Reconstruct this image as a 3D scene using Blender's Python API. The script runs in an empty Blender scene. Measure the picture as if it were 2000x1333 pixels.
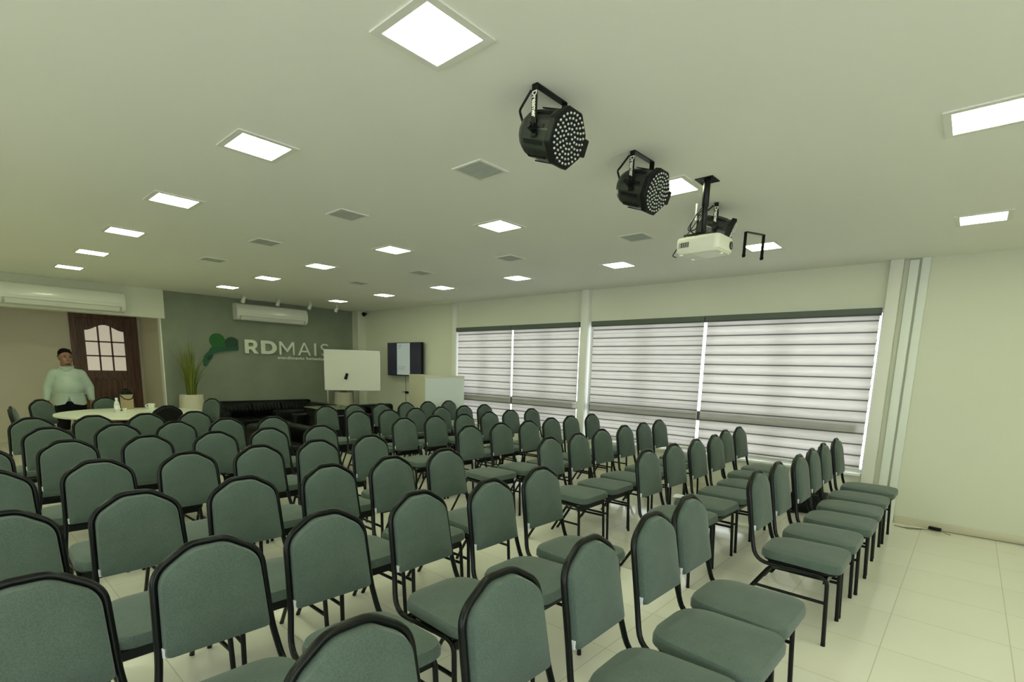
import bpy, bmesh, math, random
from mathutils import Vector, Matrix
random.seed(7)
PI = math.pi
SC = bpy.context.scene
COL = SC.collection

# ------------------------------------------------------------------ camera numbers
CR = Vector((0.74400235, 0.66764081, 0.02676288))
CU = Vector((-0.12422495, 0.09885585, 0.98731742))
CW = Vector((-0.65652773, 0.73789110, -0.15648663))
CF, CPX, CPY, CH = 995.0845, 1000.0, 877.926, 1.4955
CEIL, YW, XG = 2.675, 6.59, -10.66      # ceiling height, window wall, grey wall


def ray(px, py):
    return CW + CR * ((px - CPX) / CF) - CU * ((py - CPY) / CF)


def on_x(px, py, x):
    d = ray(px, py); return Vector((0, 0, CH)) + d * (x / d.x)


def on_y(px, py, y):
    d = ray(px, py); return Vector((0, 0, CH)) + d * (y / d.y)


def on_z(px, py, z):
    d = ray(px, py); return Vector((0, 0, CH)) + d * ((z - CH) / d.z)


# ------------------------------------------------------------------ materials
def new_mat(name):
    m = bpy.data.materials.new(name); m.use_nodes = True
    nt = m.node_tree
    return m, nt, nt.nodes['Principled BSDF']


def mat(name, col, rough=0.5, metal=0.0, emit=None, es=0.0, spec=0.5, noise=None, bump=None, coat=0.0):
    m, nt, b = new_mat(name)
    b.inputs['Base Color'].default_value = (*col, 1)
    b.inputs['Roughness'].default_value = rough
    b.inputs['Metallic'].default_value = metal
    b.inputs['Specular IOR Level'].default_value = spec
    b.inputs['Coat Weight'].default_value = coat
    if emit:
        b.inputs['Emission Color'].default_value = (*emit, 1)
        b.inputs['Emission Strength'].default_value = es
    if noise or bump:
        tc = nt.nodes.new('ShaderNodeTexCoord')
    if noise:
        scale, amt = noise
        n = nt.nodes.new('ShaderNodeTexNoise'); n.inputs['Scale'].default_value = scale
        n.inputs['Detail'].default_value = 6
        nt.links.new(tc.outputs['Object'], n.inputs['Vector'])
        mx = nt.nodes.new('ShaderNodeMix'); mx.data_type = 'RGBA'
        mx.inputs['A'].default_value = (*[max(0, c * (1 - amt)) for c in col], 1)
        mx.inputs['B'].default_value = (*[min(1, c * (1 + amt)) for c in col], 1)
        nt.links.new(n.outputs['Fac'], mx.inputs['Factor'])
        nt.links.new(mx.outputs['Result'], b.inputs['Base Color'])
    if bump:
        scale, amt = bump
        n2 = nt.nodes.new('ShaderNodeTexNoise'); n2.inputs['Scale'].default_value = scale
        n2.inputs['Detail'].default_value = 4
        nt.links.new(tc.outputs['Object'], n2.inputs['Vector'])
        bp = nt.nodes.new('ShaderNodeBump'); bp.inputs['Strength'].default_value = amt
        bp.inputs['Distance'].default_value = 0.01
        nt.links.new(n2.outputs['Fac'], bp.inputs['Height'])
        nt.links.new(bp.outputs['Normal'], b.inputs['Normal'])
    return m


def math_node(nt, op, a, b=None, c=None):
    n = nt.nodes.new('ShaderNodeMath'); n.operation = op
    for i, v in enumerate((a, b, c)):
        if v is None: continue
        if isinstance(v, (int, float)): n.inputs[i].default_value = v
        else: nt.links.new(v, n.inputs[i])
    return n.outputs[0]


M = {}
M['wall'] = mat('wall_paint', (0.70, 0.713, 0.605), 0.6, bump=(60, 0.03))
M['wall_pink'] = mat('entry_wall_paint', (0.60, 0.55, 0.46), 0.7)
M['ceiling'] = mat('ceiling_paint', (0.86, 0.86, 0.81), 0.75)
M['grey_wall'] = mat('grey_plaster', (0.235, 0.262, 0.205), 0.8, noise=(3.0, 0.16), bump=(25, 0.15))
M['trim_white'] = mat('white_trim', (0.78, 0.78, 0.73), 0.45)
M['conduit'] = mat('white_conduit', (0.80, 0.83, 0.80), 0.4)
M['wood'] = None
M['white_plastic'] = mat('white_plastic', (0.80, 0.81, 0.76), 0.13)
M['ac_dark'] = mat('louvre_grey', (0.50, 0.51, 0.46), 0.5)
M['black_metal'] = mat('black_metal', (0.003, 0.0045, 0.0035), 0.28, spec=0.25)
M['black_matte'] = mat('black_matte', (0.006, 0.0075, 0.0065), 0.5, spec=0.2)
M['black_leather'] = mat('black_leather', (0.004, 0.005, 0.0045), 0.34, spec=0.14, bump=(60, 0.25))
M['dark_glass'] = mat('green_glass_top', (0.16, 0.20, 0.15), 0.12)
M['diffuser'] = mat('lit_diffuser', (0.9, 0.9, 0.9), 0.5, emit=(0.91, 1.0, 0.62), es=27.0)
M['grille'] = mat('grey_grille', (0.44, 0.47, 0.44), 0.7)
M['board'] = mat('whiteboard_face', (0.72, 0.73, 0.64), 0.25)
M['alu'] = mat('aluminium', (0.6, 0.6, 0.57), 0.35, metal=0.8)
M['counter_w'] = mat('counter_white', (0.70, 0.75, 0.74), 0.35)
M['counter_b'] = mat('counter_warm_lit', (0.66, 0.64, 0.50), 0.4)  # same white counter; its differently lit side is put into the colour
M['screen'] = mat('screen_dark', (0.012, 0.012, 0.02), 0.18, emit=(0.09, 0.09, 0.12), es=0.13)
M['page'] = mat('screen_page', (0.1, 0.1, 0.1), 0.3, emit=(0.40, 0.48, 0.40), es=0.62)
M['ink'] = mat('screen_text', (0.05, 0.06, 0.05), 0.3, emit=(0.22, 0.30, 0.24), es=0.5)
M['letter'] = mat('letter_white', (0.78, 0.80, 0.70), 0.35)
M['tagline'] = mat('tagline_white', (0.78, 0.80, 0.70), 0.4)
M['logo_a'] = mat('logo_bright_green', (0.003, 0.115, 0.006), 0.4)
M['logo_b'] = mat('logo_dark_green', (0.002, 0.045, 0.022), 0.4)
M['logo_c'] = mat('logo_mid_green', (0.004, 0.085, 0.035), 0.4)
M['planter'] = mat('planter_cream', (0.60, 0.57, 0.46), 0.6, noise=(8, 0.06))
M['blade'] = mat('grass_blade', (0.16, 0.20, 0.025), 0.5, noise=(2.5, 0.5))
M['soil'] = mat('soil', (0.03, 0.025, 0.015), 0.9)
M['tabletop'] = mat('table_white', (0.78, 0.80, 0.68), 0.3)
M['skin'] = mat('skin', (0.25, 0.128, 0.085), 0.55)
M['hair'] = mat('black_hair', (0.006, 0.005, 0.004), 0.7, spec=0.1)
M['shirt'] = mat('mint_shirt', (0.40, 0.49, 0.43), 0.8, bump=(14, 0.35))
M['trousers'] = mat('black_trousers', (0.006, 0.0065, 0.008), 0.8, spec=0.15)
M['shoe'] = mat('black_shoe', (0.01, 0.01, 0.01), 0.3)
M['kraft'] = mat('flask_beige', (0.42, 0.33, 0.20), 0.5)
M['clear'] = mat('clear_plastic', (0.66, 0.70, 0.68), 0.12)
M['label_w'] = mat('white_paper', (0.82, 0.84, 0.80), 0.6)
M['tag'] = mat('white_tag', (0.78, 0.80, 0.84), 0.6)
M['projector'] = mat('projector_white', (0.74, 0.75, 0.62), 0.35)
M['vent_dark'] = mat('vent_dark', (0.10, 0.11, 0.09), 0.6)
M['lens'] = mat('led_lens', (0.55, 0.58, 0.55), 0.10, metal=0.7)
M['par_side'] = mat('stage_light_side', (0.028, 0.034, 0.029), 0.30, metal=0.3)
M['blind_box'] = mat('blind_box_grey', (0.085, 0.10, 0.085), 0.5)
M['window_frame'] = mat('window_frame_white', (0.74, 0.75, 0.73), 0.5)
M['transom'] = mat('window_transom_grey', (0.12, 0.125, 0.12), 0.5)
M['beard'] = mat('short_beard', (0.045, 0.028, 0.02), 0.7)
M['cable_grey'] = mat('grey_cable', (0.25, 0.24, 0.18), 0.5)
M['hinge'] = mat('brass', (0.5, 0.42, 0.25), 0.3, metal=0.9)
M['pane_glow'] = mat('frosted_pane_glow', (0.62, 0.57, 0.50), 0.35, emit=(0.80, 0.68, 0.56), es=0.42)  # glow put into the frosted glass for light from beyond the door
M['baseboard'] = mat('baseboard_tile', (0.64, 0.60, 0.47), 0.35)


def make_wood():
    m, nt, b = new_mat('door_wood')
    tc = nt.nodes.new('ShaderNodeTexCoord')
    mp = nt.nodes.new('ShaderNodeMapping'); mp.inputs['Scale'].default_value = (14, 14, 1.1)
    nt.links.new(tc.outputs['Object'], mp.inputs['Vector'])
    n = nt.nodes.new('ShaderNodeTexNoise'); n.inputs['Scale'].default_value = 3; n.inputs['Detail'].default_value = 8
    nt.links.new(mp.outputs['Vector'], n.inputs['Vector'])
    r = nt.nodes.new('ShaderNodeValToRGB')
    r.color_ramp.elements[0].position = 0.3; r.color_ramp.elements[0].color = (0.045, 0.019, 0.008, 1)
    r.color_ramp.elements[1].position = 0.75; r.color_ramp.elements[1].color = (0.165, 0.070, 0.029, 1)
    nt.links.new(n.outputs['Fac'], r.inputs['Fac'])
    nt.links.new(r.outputs['Color'], b.inputs['Base Color'])
    b.inputs['Roughness'].default_value = 0.4
    return m


M['wood'] = make_wood()


def make_fabric():
    m, nt, b = new_mat('chair_fabric')
    tc = nt.nodes.new('ShaderNodeTexCoord')
    n = nt.nodes.new('ShaderNodeTexNoise'); n.inputs['Scale'].default_value = 220; n.inputs['Detail'].default_value = 2
    nt.links.new(tc.outputs['Object'], n.inputs['Vector'])
    n2 = nt.nodes.new('ShaderNodeTexNoise'); n2.inputs['Scale'].default_value = 9; n2.inputs['Detail'].default_value = 3
    nt.links.new(tc.outputs['Object'], n2.inputs['Vector'])
    s = math_node(nt, 'ADD', math_node(nt, 'MULTIPLY', n.outputs['Fac'], 0.65), math_node(nt, 'MULTIPLY', n2.outputs['Fac'], 0.35))
    r = nt.nodes.new('ShaderNodeValToRGB')
    r.color_ramp.elements[0].position = 0.3; r.color_ramp.elements[0].color = (0.064, 0.094, 0.079, 1)
    r.color_ramp.elements[1].position = 0.7; r.color_ramp.elements[1].color = (0.108, 0.145, 0.126, 1)
    nt.links.new(s, r.inputs['Fac'])
    nt.links.new(r.outputs['Color'], b.inputs['Base Color'])
    b.inputs['Roughness'].default_value = 0.85
    b.inputs['Specular IOR Level'].default_value = 0.25
    b.inputs['Sheen Weight'].default_value = 0.25
    b.inputs['Sheen Roughness'].default_value = 0.4
    w = nt.nodes.new('ShaderNodeTexNoise'); w.inputs['Scale'].default_value = 420
    nt.links.new(tc.outputs['Object'], w.inputs['Vector'])
    bp = nt.nodes.new('ShaderNodeBump'); bp.inputs['Strength'].default_value = 0.35; bp.inputs['Distance'].default_value = 0.002
    nt.links.new(w.outputs['Fac'], bp.inputs['Height']); nt.links.new(bp.outputs['Normal'], b.inputs['Normal'])
    return m


M['fabric'] = make_fabric()


def make_floor():
    """glossy cream porcelain tiles, 0.55 m, thin darker joints"""
    m, nt, b = new_mat('floor_tiles')
    tc = nt.nodes.new('ShaderNodeTexCoord')
    sp = nt.nodes.new('ShaderNodeSeparateXYZ'); nt.links.new(tc.outputs['Object'], sp.inputs[0])
    def joint(o, off):
        a = math_node(nt, 'DIVIDE', math_node(nt, 'ADD', o, off), 0.553)
        f = math_node(nt, 'FRACT', a)
        d = math_node(nt, 'MINIMUM', f, math_node(nt, 'SUBTRACT', 1.0, f))
        return math_node(nt, 'LESS_THAN', d, 0.0048), math_node(nt, 'FLOOR', a)
    jx, ix = joint(sp.outputs[0], 0.205)
    jy, iy = joint(sp.outputs[1], 0.48)
    j = math_node(nt, 'MAXIMUM', jx, jy)
    wn = nt.nodes.new('ShaderNodeTexWhiteNoise'); wn.noise_dimensions = '2D'
    cb = nt.nodes.new('ShaderNodeCombineXYZ'); nt.links.new(ix, cb.inputs[0]); nt.links.new(iy, cb.inputs[1])
    nt.links.new(cb.outputs[0], wn.inputs['Vector'])
    n = nt.nodes.new('ShaderNodeTexNoise'); n.inputs['Scale'].default_value = 2.2; n.inputs['Detail'].default_value = 6
    nt.links.new(tc.outputs['Object'], n.inputs['Vector'])
    v = math_node(nt, 'ADD', math_node(nt, 'MULTIPLY', wn.outputs['Value'], 0.35), math_node(nt, 'MULTIPLY', n.outputs['Fac'], 0.65))
    mx = nt.nodes.new('ShaderNodeMix'); mx.data_type = 'RGBA'
    mx.inputs['A'].default_value = (0.76, 0.74, 0.65, 1); mx.inputs['B'].default_value = (0.83, 0.81, 0.735, 1)
    nt.links.new(v, mx.inputs['Factor'])
    m2 = nt.nodes.new('ShaderNodeMix'); m2.data_type = 'RGBA'
    m2.inputs['B'].default_value = (0.60, 0.57, 0.46, 1)
    nt.links.new(mx.outputs['Result'], m2.inputs['A']); nt.links.new(j, m2.inputs['Factor'])
    nt.links.new(m2.outputs['Result'], b.inputs['Base Color'])
    b.inputs['Roughness'].default_value = 0.12
    b.inputs['Specular IOR Level'].default_value = 0.5
    return m


M['floor'] = make_floor()


def make_blind(name, second):
    """zebra roller blind: woven bands with a thin dark overlap line every 0.118 m; lets daylight through"""
    m, nt, b = new_mat(name)
    tc = nt.nodes.new('ShaderNodeTexCoord')
    sp = nt.nodes.new('ShaderNodeSeparateXYZ'); nt.links.new(tc.outputs['Object'], sp.inputs[0])
    t = math_node(nt, 'FRACT', math_node(nt, 'DIVIDE', math_node(nt, 'MULTIPLY', sp.outputs[2], -1.0), 0.118))
    r = nt.nodes.new('ShaderNodeValToRGB'); cr = r.color_ramp
    e = cr.elements
    e[0].position = 0.0; e[0].color = (0.12, 0.12, 0.11, 1)
    e[1].position = 0.105; e[1].color = (0.14, 0.14, 0.13, 1)
    pts = [(0.145, 0.66), (0.30, 0.72)]
    pts += [(0.485, 0.74), (0.50, 0.40), (0.545, 0.40), (0.56, 0.74)] if second else [(0.50, 0.84), (0.60, 0.86)]
    pts += [(0.85, 0.70), (0.965, 0.60)]
    for p, v in pts:
        q = e.new(p); q.color = (v, v * 0.975, v * 0.955, 1)
    nt.links.new(t, r.inputs['Fac'])
    # faint woven streaks along the cloth
    mp = nt.nodes.new('ShaderNodeMapping'); mp.inputs['Scale'].default_value = (5.0, 1, 40.0)
    nt.links.new(tc.outputs['Object'], mp.inputs['Vector'])
    n = nt.nodes.new('ShaderNodeTexNoise'); n.inputs['Scale'].default_value = 1.0; n.inputs['Detail'].default_value = 3
    nt.links.new(mp.outputs['Vector'], n.inputs['Vector'])
    k = math_node(nt, 'ADD', math_node(nt, 'MULTIPLY', n.outputs['Fac'], 0.3), 0.83)
    mul = nt.nodes.new('ShaderNodeMix'); mul.data_type = 'RGBA'; mul.blend_type = 'MULTIPLY'; mul.inputs['Factor'].default_value = 1
    nt.links.new(r.outputs['Color'], mul.inputs['A']); 
    cmb = nt.nodes.new('ShaderNodeCombineXYZ')
    for i in range(3): nt.links.new(k, cmb.inputs[i])
    nt.links.new(cmb.outputs[0], mul.inputs['B'])
    d = nt.nodes.new('ShaderNodeBsdfDiffuse'); tr = nt.nodes.new('ShaderNodeBsdfTranslucent')
    dim = nt.nodes.new('ShaderNodeMix'); dim.data_type = 'RGBA'; dim.blend_type = 'MULTIPLY'; dim.inputs['Factor'].default_value = 1
    dim.inputs['B'].default_value = (0.59, 0.558, 0.545, 1)
    nt.links.new(mul.outputs['Result'], dim.inputs['A'])
    nt.links.new(mul.outputs['Result'], d.inputs['Color']); nt.links.new(dim.outputs['Result'], tr.inputs['Color'])
    ms = nt.nodes.new('ShaderNodeMixShader'); ms.inputs[0].default_value = 0.5
    nt.links.new(d.outputs[0], ms.inputs[1]); nt.links.new(tr.outputs[0], ms.inputs[2])
    nt.links.new(ms.outputs[0], nt.nodes['Material Output'].inputs['Surface'])
    return m


M['blind_a'] = make_blind('zebra_blind_fine', True)
M['blind_b'] = make_blind('zebra_blind_wide', False)


def make_glass():
    m, nt, b = new_mat('window_glass')
    g = nt.nodes.new('ShaderNodeBsdfGlossy'); g.inputs['Roughness'].default_value = 0.02
    t = nt.nodes.new('ShaderNodeBsdfTransparent'); t.inputs['Color'].default_value = (0.9, 0.93, 0.92, 1)
    f = nt.nodes.new('ShaderNodeFresnel'); f.inputs['IOR'].default_value = 1.45
    ms = nt.nodes.new('ShaderNodeMixShader')
    nt.links.new(f.outputs[0], ms.inputs[0]); nt.links.new(t.outputs[0], ms.inputs[1]); nt.links.new(g.outputs[0], ms.inputs[2])
    nt.links.new(ms.outputs[0], nt.nodes['Material Output'].inputs['Surface'])
    return m


M['glass'] = make_glass()


# ------------------------------------------------------------------ mesh helpers
def link(o, parent=None):
    COL.objects.link(o)
    if parent: o.parent = parent
    return o


def obj(name, bm, m, parent=None, smooth=False, loc=None):
    me = bpy.data.meshes.new(name)
    bmesh.ops.recalc_face_normals(bm, faces=bm.faces[:])
    bm.to_mesh(me); bm.free()
    me.materials.append(m)
    if smooth:
        for p in me.polygons: p.use_smooth = True
        try: me.set_sharp_from_angle(angle=math.radians(40))
        except Exception: pass
    o = bpy.data.objects.new(name, me)
    link(o, parent)
    if loc is not None: o.location = loc
    return o


def tag(o, label, cat, group=None, kind=None):
    o['label'] = label; o['category'] = cat
    if group: o['group'] = group
    if kind: o['kind'] = kind
    return o


def thing(name, label, cat, loc=(0, 0, 0), rz=0.0, group=None):
    o = bpy.data.objects.new(name, None); o.empty_display_size = 0.1
    link(o); o.location = loc; o.rotation_euler = (0, 0, rz)
    return tag(o, label, cat, group)


def struct(o):
    o['kind'] = 'structure'; return o


def box(bm, x0, x1, y0, y1, z0, z1, bev=0.0, seg=2):
    vs = [bm.verts.new((x, y, z)) for x in (x0, x1) for y in (y0, y1) for z in (z0, z1)]
    fs = [(0, 1, 3, 2), (4, 6, 7, 5), (0, 4, 5, 1), (2, 3, 7, 6), (0, 2, 6, 4), (1, 5, 7, 3)]
    nf = [bm.faces.new([vs[i] for i in f]) for f in fs]
    if bev > 0:
        es = list({e for f in nf for e in f.edges})
        bmesh.ops.bevel(bm, geom=es, offset=bev, segments=seg, profile=0.5, affect='EDGES')
    return bm


def BM(): return bmesh.new()


def bxo(name, dims, m, parent=None, bev=0.0, seg=2, smooth=False):
    bm = BM(); box(bm, *dims, bev=bev, seg=seg)
    return obj(name, bm, m, parent, smooth=smooth or bev > 0)


def fillet(pts, r, seg=5, closed=False):
    """round the corners of a polyline"""
    pts = [Vector(p) for p in pts]; out = []
    n = len(pts)
    for i, p in enumerate(pts):
        if not closed and i in (0, n - 1): out.append(p); continue
        a = pts[i - 1]; b = pts[(i + 1) % n]
        da = (a - p); db = (b - p)
        rr = min(r, da.length * 0.48, db.length * 0.48)
        A = p + da.normalized() * rr; B = p + db.normalized() * rr
        for k in range(seg + 1):
            t = k / seg
            out.append(A * (1 - t) ** 2 + p * 2 * t * (1 - t) + B * t ** 2)
    return out


def tube(bm, pts, r, n=8, closed=False, ry=None):
    pts = [Vector(p) for p in pts]
    N = len(pts); rings = []
    up = None
    for i, p in enumerate(pts):
        a = pts[i - 1] if (closed or i > 0) else pts[i]
        b = pts[(i + 1) % N] if (closed or i < N - 1) else pts[i]
        t = (b - a)
        t = t.normalized() if t.length > 1e-9 else Vector((0, 0, 1))
        if up is None:
            up = Vector((0, 1, 0)) if abs(t.y) < 0.8 else Vector((1, 0, 0))
        up = (up - t * up.dot(t))
        up = up.normalized() if up.length > 1e-6 else t.orthogonal().normalized()
        s = t.cross(up)
        rad = r[i] if isinstance(r, (list, tuple)) else r
        rings.append([bm.verts.new(p + up * math.cos(2 * PI * k / n) * rad + s * math.sin(2 * PI * k / n) * (ry or rad)) for k in range(n)])
    m = N if closed else N - 1
    for i in range(m):
        A, B = rings[i], rings[(i + 1) % N]
        for k in range(n):
            bm.faces.new((A[k], A[(k + 1) % n], B[(k + 1) % n], B[k]))
    if not closed:
        bm.faces.new(rings[0][::-1]); bm.faces.new(rings[-1])
    return bm


def lathe(bm, prof, n=24, c=(0, 0, 0), sx=1.0, sy=1.0):
    rings = []
    for r, z in prof:
        if r < 1e-5: rings.append([bm.verts.new((c[0], c[1], c[2] + z))])
        else: rings.append([bm.verts.new((c[0] + sx * r * math.cos(2 * PI * k / n), c[1] + sy * r * math.sin(2 * PI * k / n), c[2] + z)) for k in range(n)])
    for A, B in zip(rings, rings[1:]):
        for k in range(n):
            a0, a1 = A[k % len(A)], A[(k + 1) % len(A)]; b0, b1 = B[k % len(B)], B[(k + 1) % len(B)]
            f = [a0, a1, b1, b0]; g = []
            for v in f:
                if v not in g: g.append(v)
            if len(g) > 2: bm.faces.new(g)
    if len(rings[0]) > 1: bm.faces.new(rings[0][::-1])
    if len(rings[-1]) > 1: bm.faces.new(rings[-1])
    return bm


def prism(bm, poly, axis, a, b):
    """extrude a 2-D polygon along an axis from a to b"""
    def P(u, v, w):
        return {'x': (w, u, v), 'y': (u, w, v), 'z': (u, v, w)}[axis]
    A = [bm.verts.new(P(u, v, a)) for u, v in poly]; B = [bm.verts.new(P(u, v, b)) for u, v in poly]
    n = len(poly)
    for k in range(n): bm.faces.new((A[k], A[(k + 1) % n], B[(k + 1) % n], B[k]))
    bm.faces.new(A[::-1]); bm.faces.new(B)
    return bm


def pad(bm, outline, place, thick, edge=0.012, rings=5):
    """domed upholstered pad: outline 2-D (u,v) loop, place(u,v,h) -> 3-D; flat back, domed front"""
    n = len(outline)
    cu = sum(p[0] for p in outline) / n; cv = sum(p[1] for p in outline) / n
    loops = [[bm.verts.new(place(u, v, 0)) for u, v in outline]]
    loops.append([bm.verts.new(place(u, v, edge)) for u, v in outline])
    for k in range(1, rings + 1):
        s = 1 - (k / (rings + 0.6)) ** 1.4 * 0.92
        h = edge + (thick - edge) * math.sqrt(max(0, 1 - (1 - min(1, k / rings * 1.15)) ** 2)) if k / rings * 1.15 < 1 else thick
        if k == 1: s = 0.965
        loops.append([bm.verts.new(place(cu + (u - cu) * s, cv + (v - cv) * s, h)) for u, v in outline])
    for A, B in zip(loops, loops[1:]):
        for k in range(n): bm.faces.new((A[k], A[(k + 1) % n], B[(k + 1) % n], B[k]))
    bm.faces.new(loops[0][::-1]); bm.faces.new(loops[-1])
    return bm


def copy_thing(root, loc, rz, label, group=None):
    r = root.copy(); COL.objects.link(r); r.location = loc; r.rotation_euler = (0, 0, rz)
    r['label'] = label
    if group: r['group'] = group
    for ch in list(root.children):
        c = ch.copy(); COL.objects.link(c); c.parent = r
        for g in list(ch.children):
            d = g.copy(); COL.objects.link(d); d.parent = c
    return r


def curve_mesh(name, loops, thick):
    """filled 2-D outline (with holes) given thickness; returns mesh datablock in local x,y,z"""
    cu = bpy.data.curves.new(name, 'CURVE'); cu.dimensions = '2D'; cu.fill_mode = 'BOTH'; cu.extrude = thick / 2
    for lp in loops:
        s = cu.splines.new('POLY'); s.points.add(len(lp) - 1); s.use_cyclic_u = True
        for i, (x, y) in enumerate(lp): s.points[i].co = (x, y, 0, 1)
    o = bpy.data.objects.new(name, cu); COL.objects.link(o)
    bpy.context.view_layer.update()
    dg = bpy.context.evaluated_depsgraph_get()
    me = bpy.data.meshes.new_from_object(o.evaluated_get(dg))
    bpy.data.objects.remove(o)
    return me


def text_mesh(name, body, size, thick, bold=0.0, spacing=1.0):
    cu = bpy.data.curves.new(name, 'FONT'); cu.body = body; cu.size = size; cu.extrude = thick / 2
    cu.offset = bold; cu.space_character = spacing; cu.align_x = 'LEFT'; cu.resolution_u = 3
    o = bpy.data.objects.new(name, cu); COL.objects.link(o)
    bpy.context.view_layer.update()
    dg = bpy.context.evaluated_depsgraph_get()
    me = bpy.data.meshes.new_from_object(o.evaluated_get(dg))
    bpy.data.objects.remove(o)
    return me


def place_mesh(name, me, m, parent, origin, ex, ey, ez):
    mt = Matrix((Vector(ex), Vector(ey), Vector(ez))).transposed().to_4x4()
    mt.translation = Vector(origin)
    me.transform(mt); me.materials.clear(); me.materials.append(m)
    o = bpy.data.objects.new(name, me); link(o, parent)
    return o


# ================================================================== THE ROOM
X0, X1, Y0 = -13.2, 4.2, -3.4
XD = -12.3                      # entry door wall
YR = 2.74                       # return wall beside the entry recess

o = bxo('floor', (X0, X1 + .2, Y0 - .2, YW + .25, -0.12, 0.0), M['floor']); struct(o)
o = bxo('ceiling', (X0, X1 + .2, Y0 - .2, YW + .25, CEIL, CEIL + 0.15), M['ceiling']); struct(o)

# window wall: pieces round the two big openings
Z_SILL, Z_HEAD = 0.47, 2.205
W1, W2 = (-7.30, -4.48), (-4.37, -0.77)
bm = BM()
box(bm, X0, W1[0], YW, YW + .2, 0, CEIL)
box(bm, W1[0], W2[1], YW, YW + .2, Z_HEAD, CEIL)
box(bm, W1[0], W2[1], YW, YW + .2, 0, Z_SILL)
box(bm, W1[1], W2[0], YW, YW + .2, Z_SILL, Z_HEAD)
box(bm, W2[1], X1, YW, YW + .2, 0, CEIL)
o = obj('wall_north', bm, M['wall']); struct(o)

# grey feature wall and the pier at its end
o = bxo('wall_west', (XG - 0.12, XG, YR - 0.06, 6.42, 0, CEIL), M['grey_wall']); struct(o)
o = bxo('trim_1', (XG - 0.12, -10.42, 6.40, YW, 0, CEIL), M['wall']); struct(o)
# entry recess: door wall, return wall, header beam over the opening
bm = BM()
box(bm, XD - .2, XD, Y0, 1.70, 0, CEIL); box(bm, XD - .2, XD, 2.66, YR, 0, CEIL); box(bm, XD - .2, XD, 1.70, 2.66, 2.30, CEIL)
o = obj('wall_entry', bm, M['wall_pink']); struct(o)
o = bxo('wall_door_backing', (XD - .9, XD - .75, Y0, YW, 0, CEIL), M['wall_pink']); struct(o)  # unseen backing added so no sky shines through the door gaps
o = bxo('wall_return', (XD - .2, XG - 0.12, YR, YR + .1, 0, CEIL), M['wall_pink']); struct(o)
o = bxo('trim_2', (XG - 0.13, XG + 0.002, YR - 0.075, YR - 0.055, 0, 2.20), M['trim_white']); struct(o)
o = bxo('trim_3', (XG - 0.22, XG + 0.04, Y0, YR, 2.195, CEIL), M['wall']); struct(o)
# south wall behind the camera and east wall; unseen windows added for daylight
S1, S2, SZ0, SZ1 = -3.6, 3.4, 0.9, 2.3
bm = BM()
box(bm, X0, S1, Y0 - .2, Y0, 0, CEIL); box(bm, S2, X1, Y0 - .2, Y0, 0, CEIL)
box(bm, S1, S2, Y0 - .2, Y0, 0, SZ0); box(bm, S1, S2, Y0 - .2, Y0, SZ1, CEIL)
o = obj('wall_south', bm, M['wall']); struct(o)
E1, E2 = -2.8, 2.6
bm = BM()
box(bm, X1, X1 + .2, Y0, E1, 0, CEIL); box(bm, X1, X1 + .2, E2, YW, 0, CEIL)
box(bm, X1, X1 + .2, E1, E2, 0, SZ0); box(bm, X1, X1 + .2, E1, E2, SZ1, CEIL)
o = obj('wall_east', bm, M['wall']); struct(o)

# pillars and vertical trunking on the window wall
def trim(n, x0, x1, d, m, z0=0, z1=CEIL):
    o = bxo('trim_%d' % n, (x0, x1, YW - d, YW + .01, z0, z1), m, bev=0.006); struct(o); return o
trim(4, -7.40, -7.285, 0.06, M['trim_white'])
trim(5, -4.485, -4.355, 0.085, M['trim_white'])
trim(6, -0.765, -0.655, 0.085, M['trim_white'])
trim(7, -0.61, -0.533, 0.05, M['conduit'], 0, CEIL - .015)
trim(8, -0.515, -0.445, 0.05, M['conduit'])

# skirting
o = bxo('baseboard_north', (-0.44, X1, YW - 0.014, YW, 0, 0.075), M['baseboard'], bev=0.003); struct(o)
o = bxo('baseboard_under_windows', (-10.42, -0.77, YW - 0.014, YW, 0, 0.075), M['baseboard'], bev=0.003); struct(o)
o = bxo('baseboard_entry', (XD, XD + 0.014, Y0, 1.62, 0, 0.075), M['baseboard'], bev=0.003); struct(o)
o = bxo('trim_9', (W2[0] + .02, W2[1] - .01, YW - 0.045, YW - 0.001, Z_SILL - .03, Z_SILL - .002), M['trim_white'], bev=0.004); struct(o)


# windows behind the blinds
def window(n, x0, x1, mull, z0=Z_SILL, z1=Z_HEAD, yw=YW, transom=True):
    w = bpy.data.objects.new('window_%d' % n, None); link(w); w.location = (x0, yw + .13, z0); struct(w)
    W, Hh = x1 - x0, z1 - z0
    bm = BM(); f = 0.024
    box(bm, 0, W, -.03, .03, 0, f); box(bm, 0, W, -.03, .03, Hh - f, Hh)
    box(bm, 0, f, -.03, .03, f, Hh - f); box(bm, W - f, W, -.03, .03, f, Hh - f)
    for xm in mull: box(bm, xm - x0 - .025, xm - x0 + .025, -.028, .028, f, Hh - f)
    obj('window_frame', bm, M['window_frame'], w)
    if transom:
        bm = BM(); box(bm, f + .05, W - .10, -.158, .028, 0.42, 0.54); obj('window_transom', bm, M['transom'], w)
    bm = BM(); box(bm, f, W - f, -.004, .004, f, Hh - f)
    obj('window_pane', bm, M['glass'], w)
    return w


window(1, W1[0], W1[1], (-6.57, -5.87, -5.18))
window(2, W2[0], W2[1], (-3.45, -2.59, -1.70))

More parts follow.
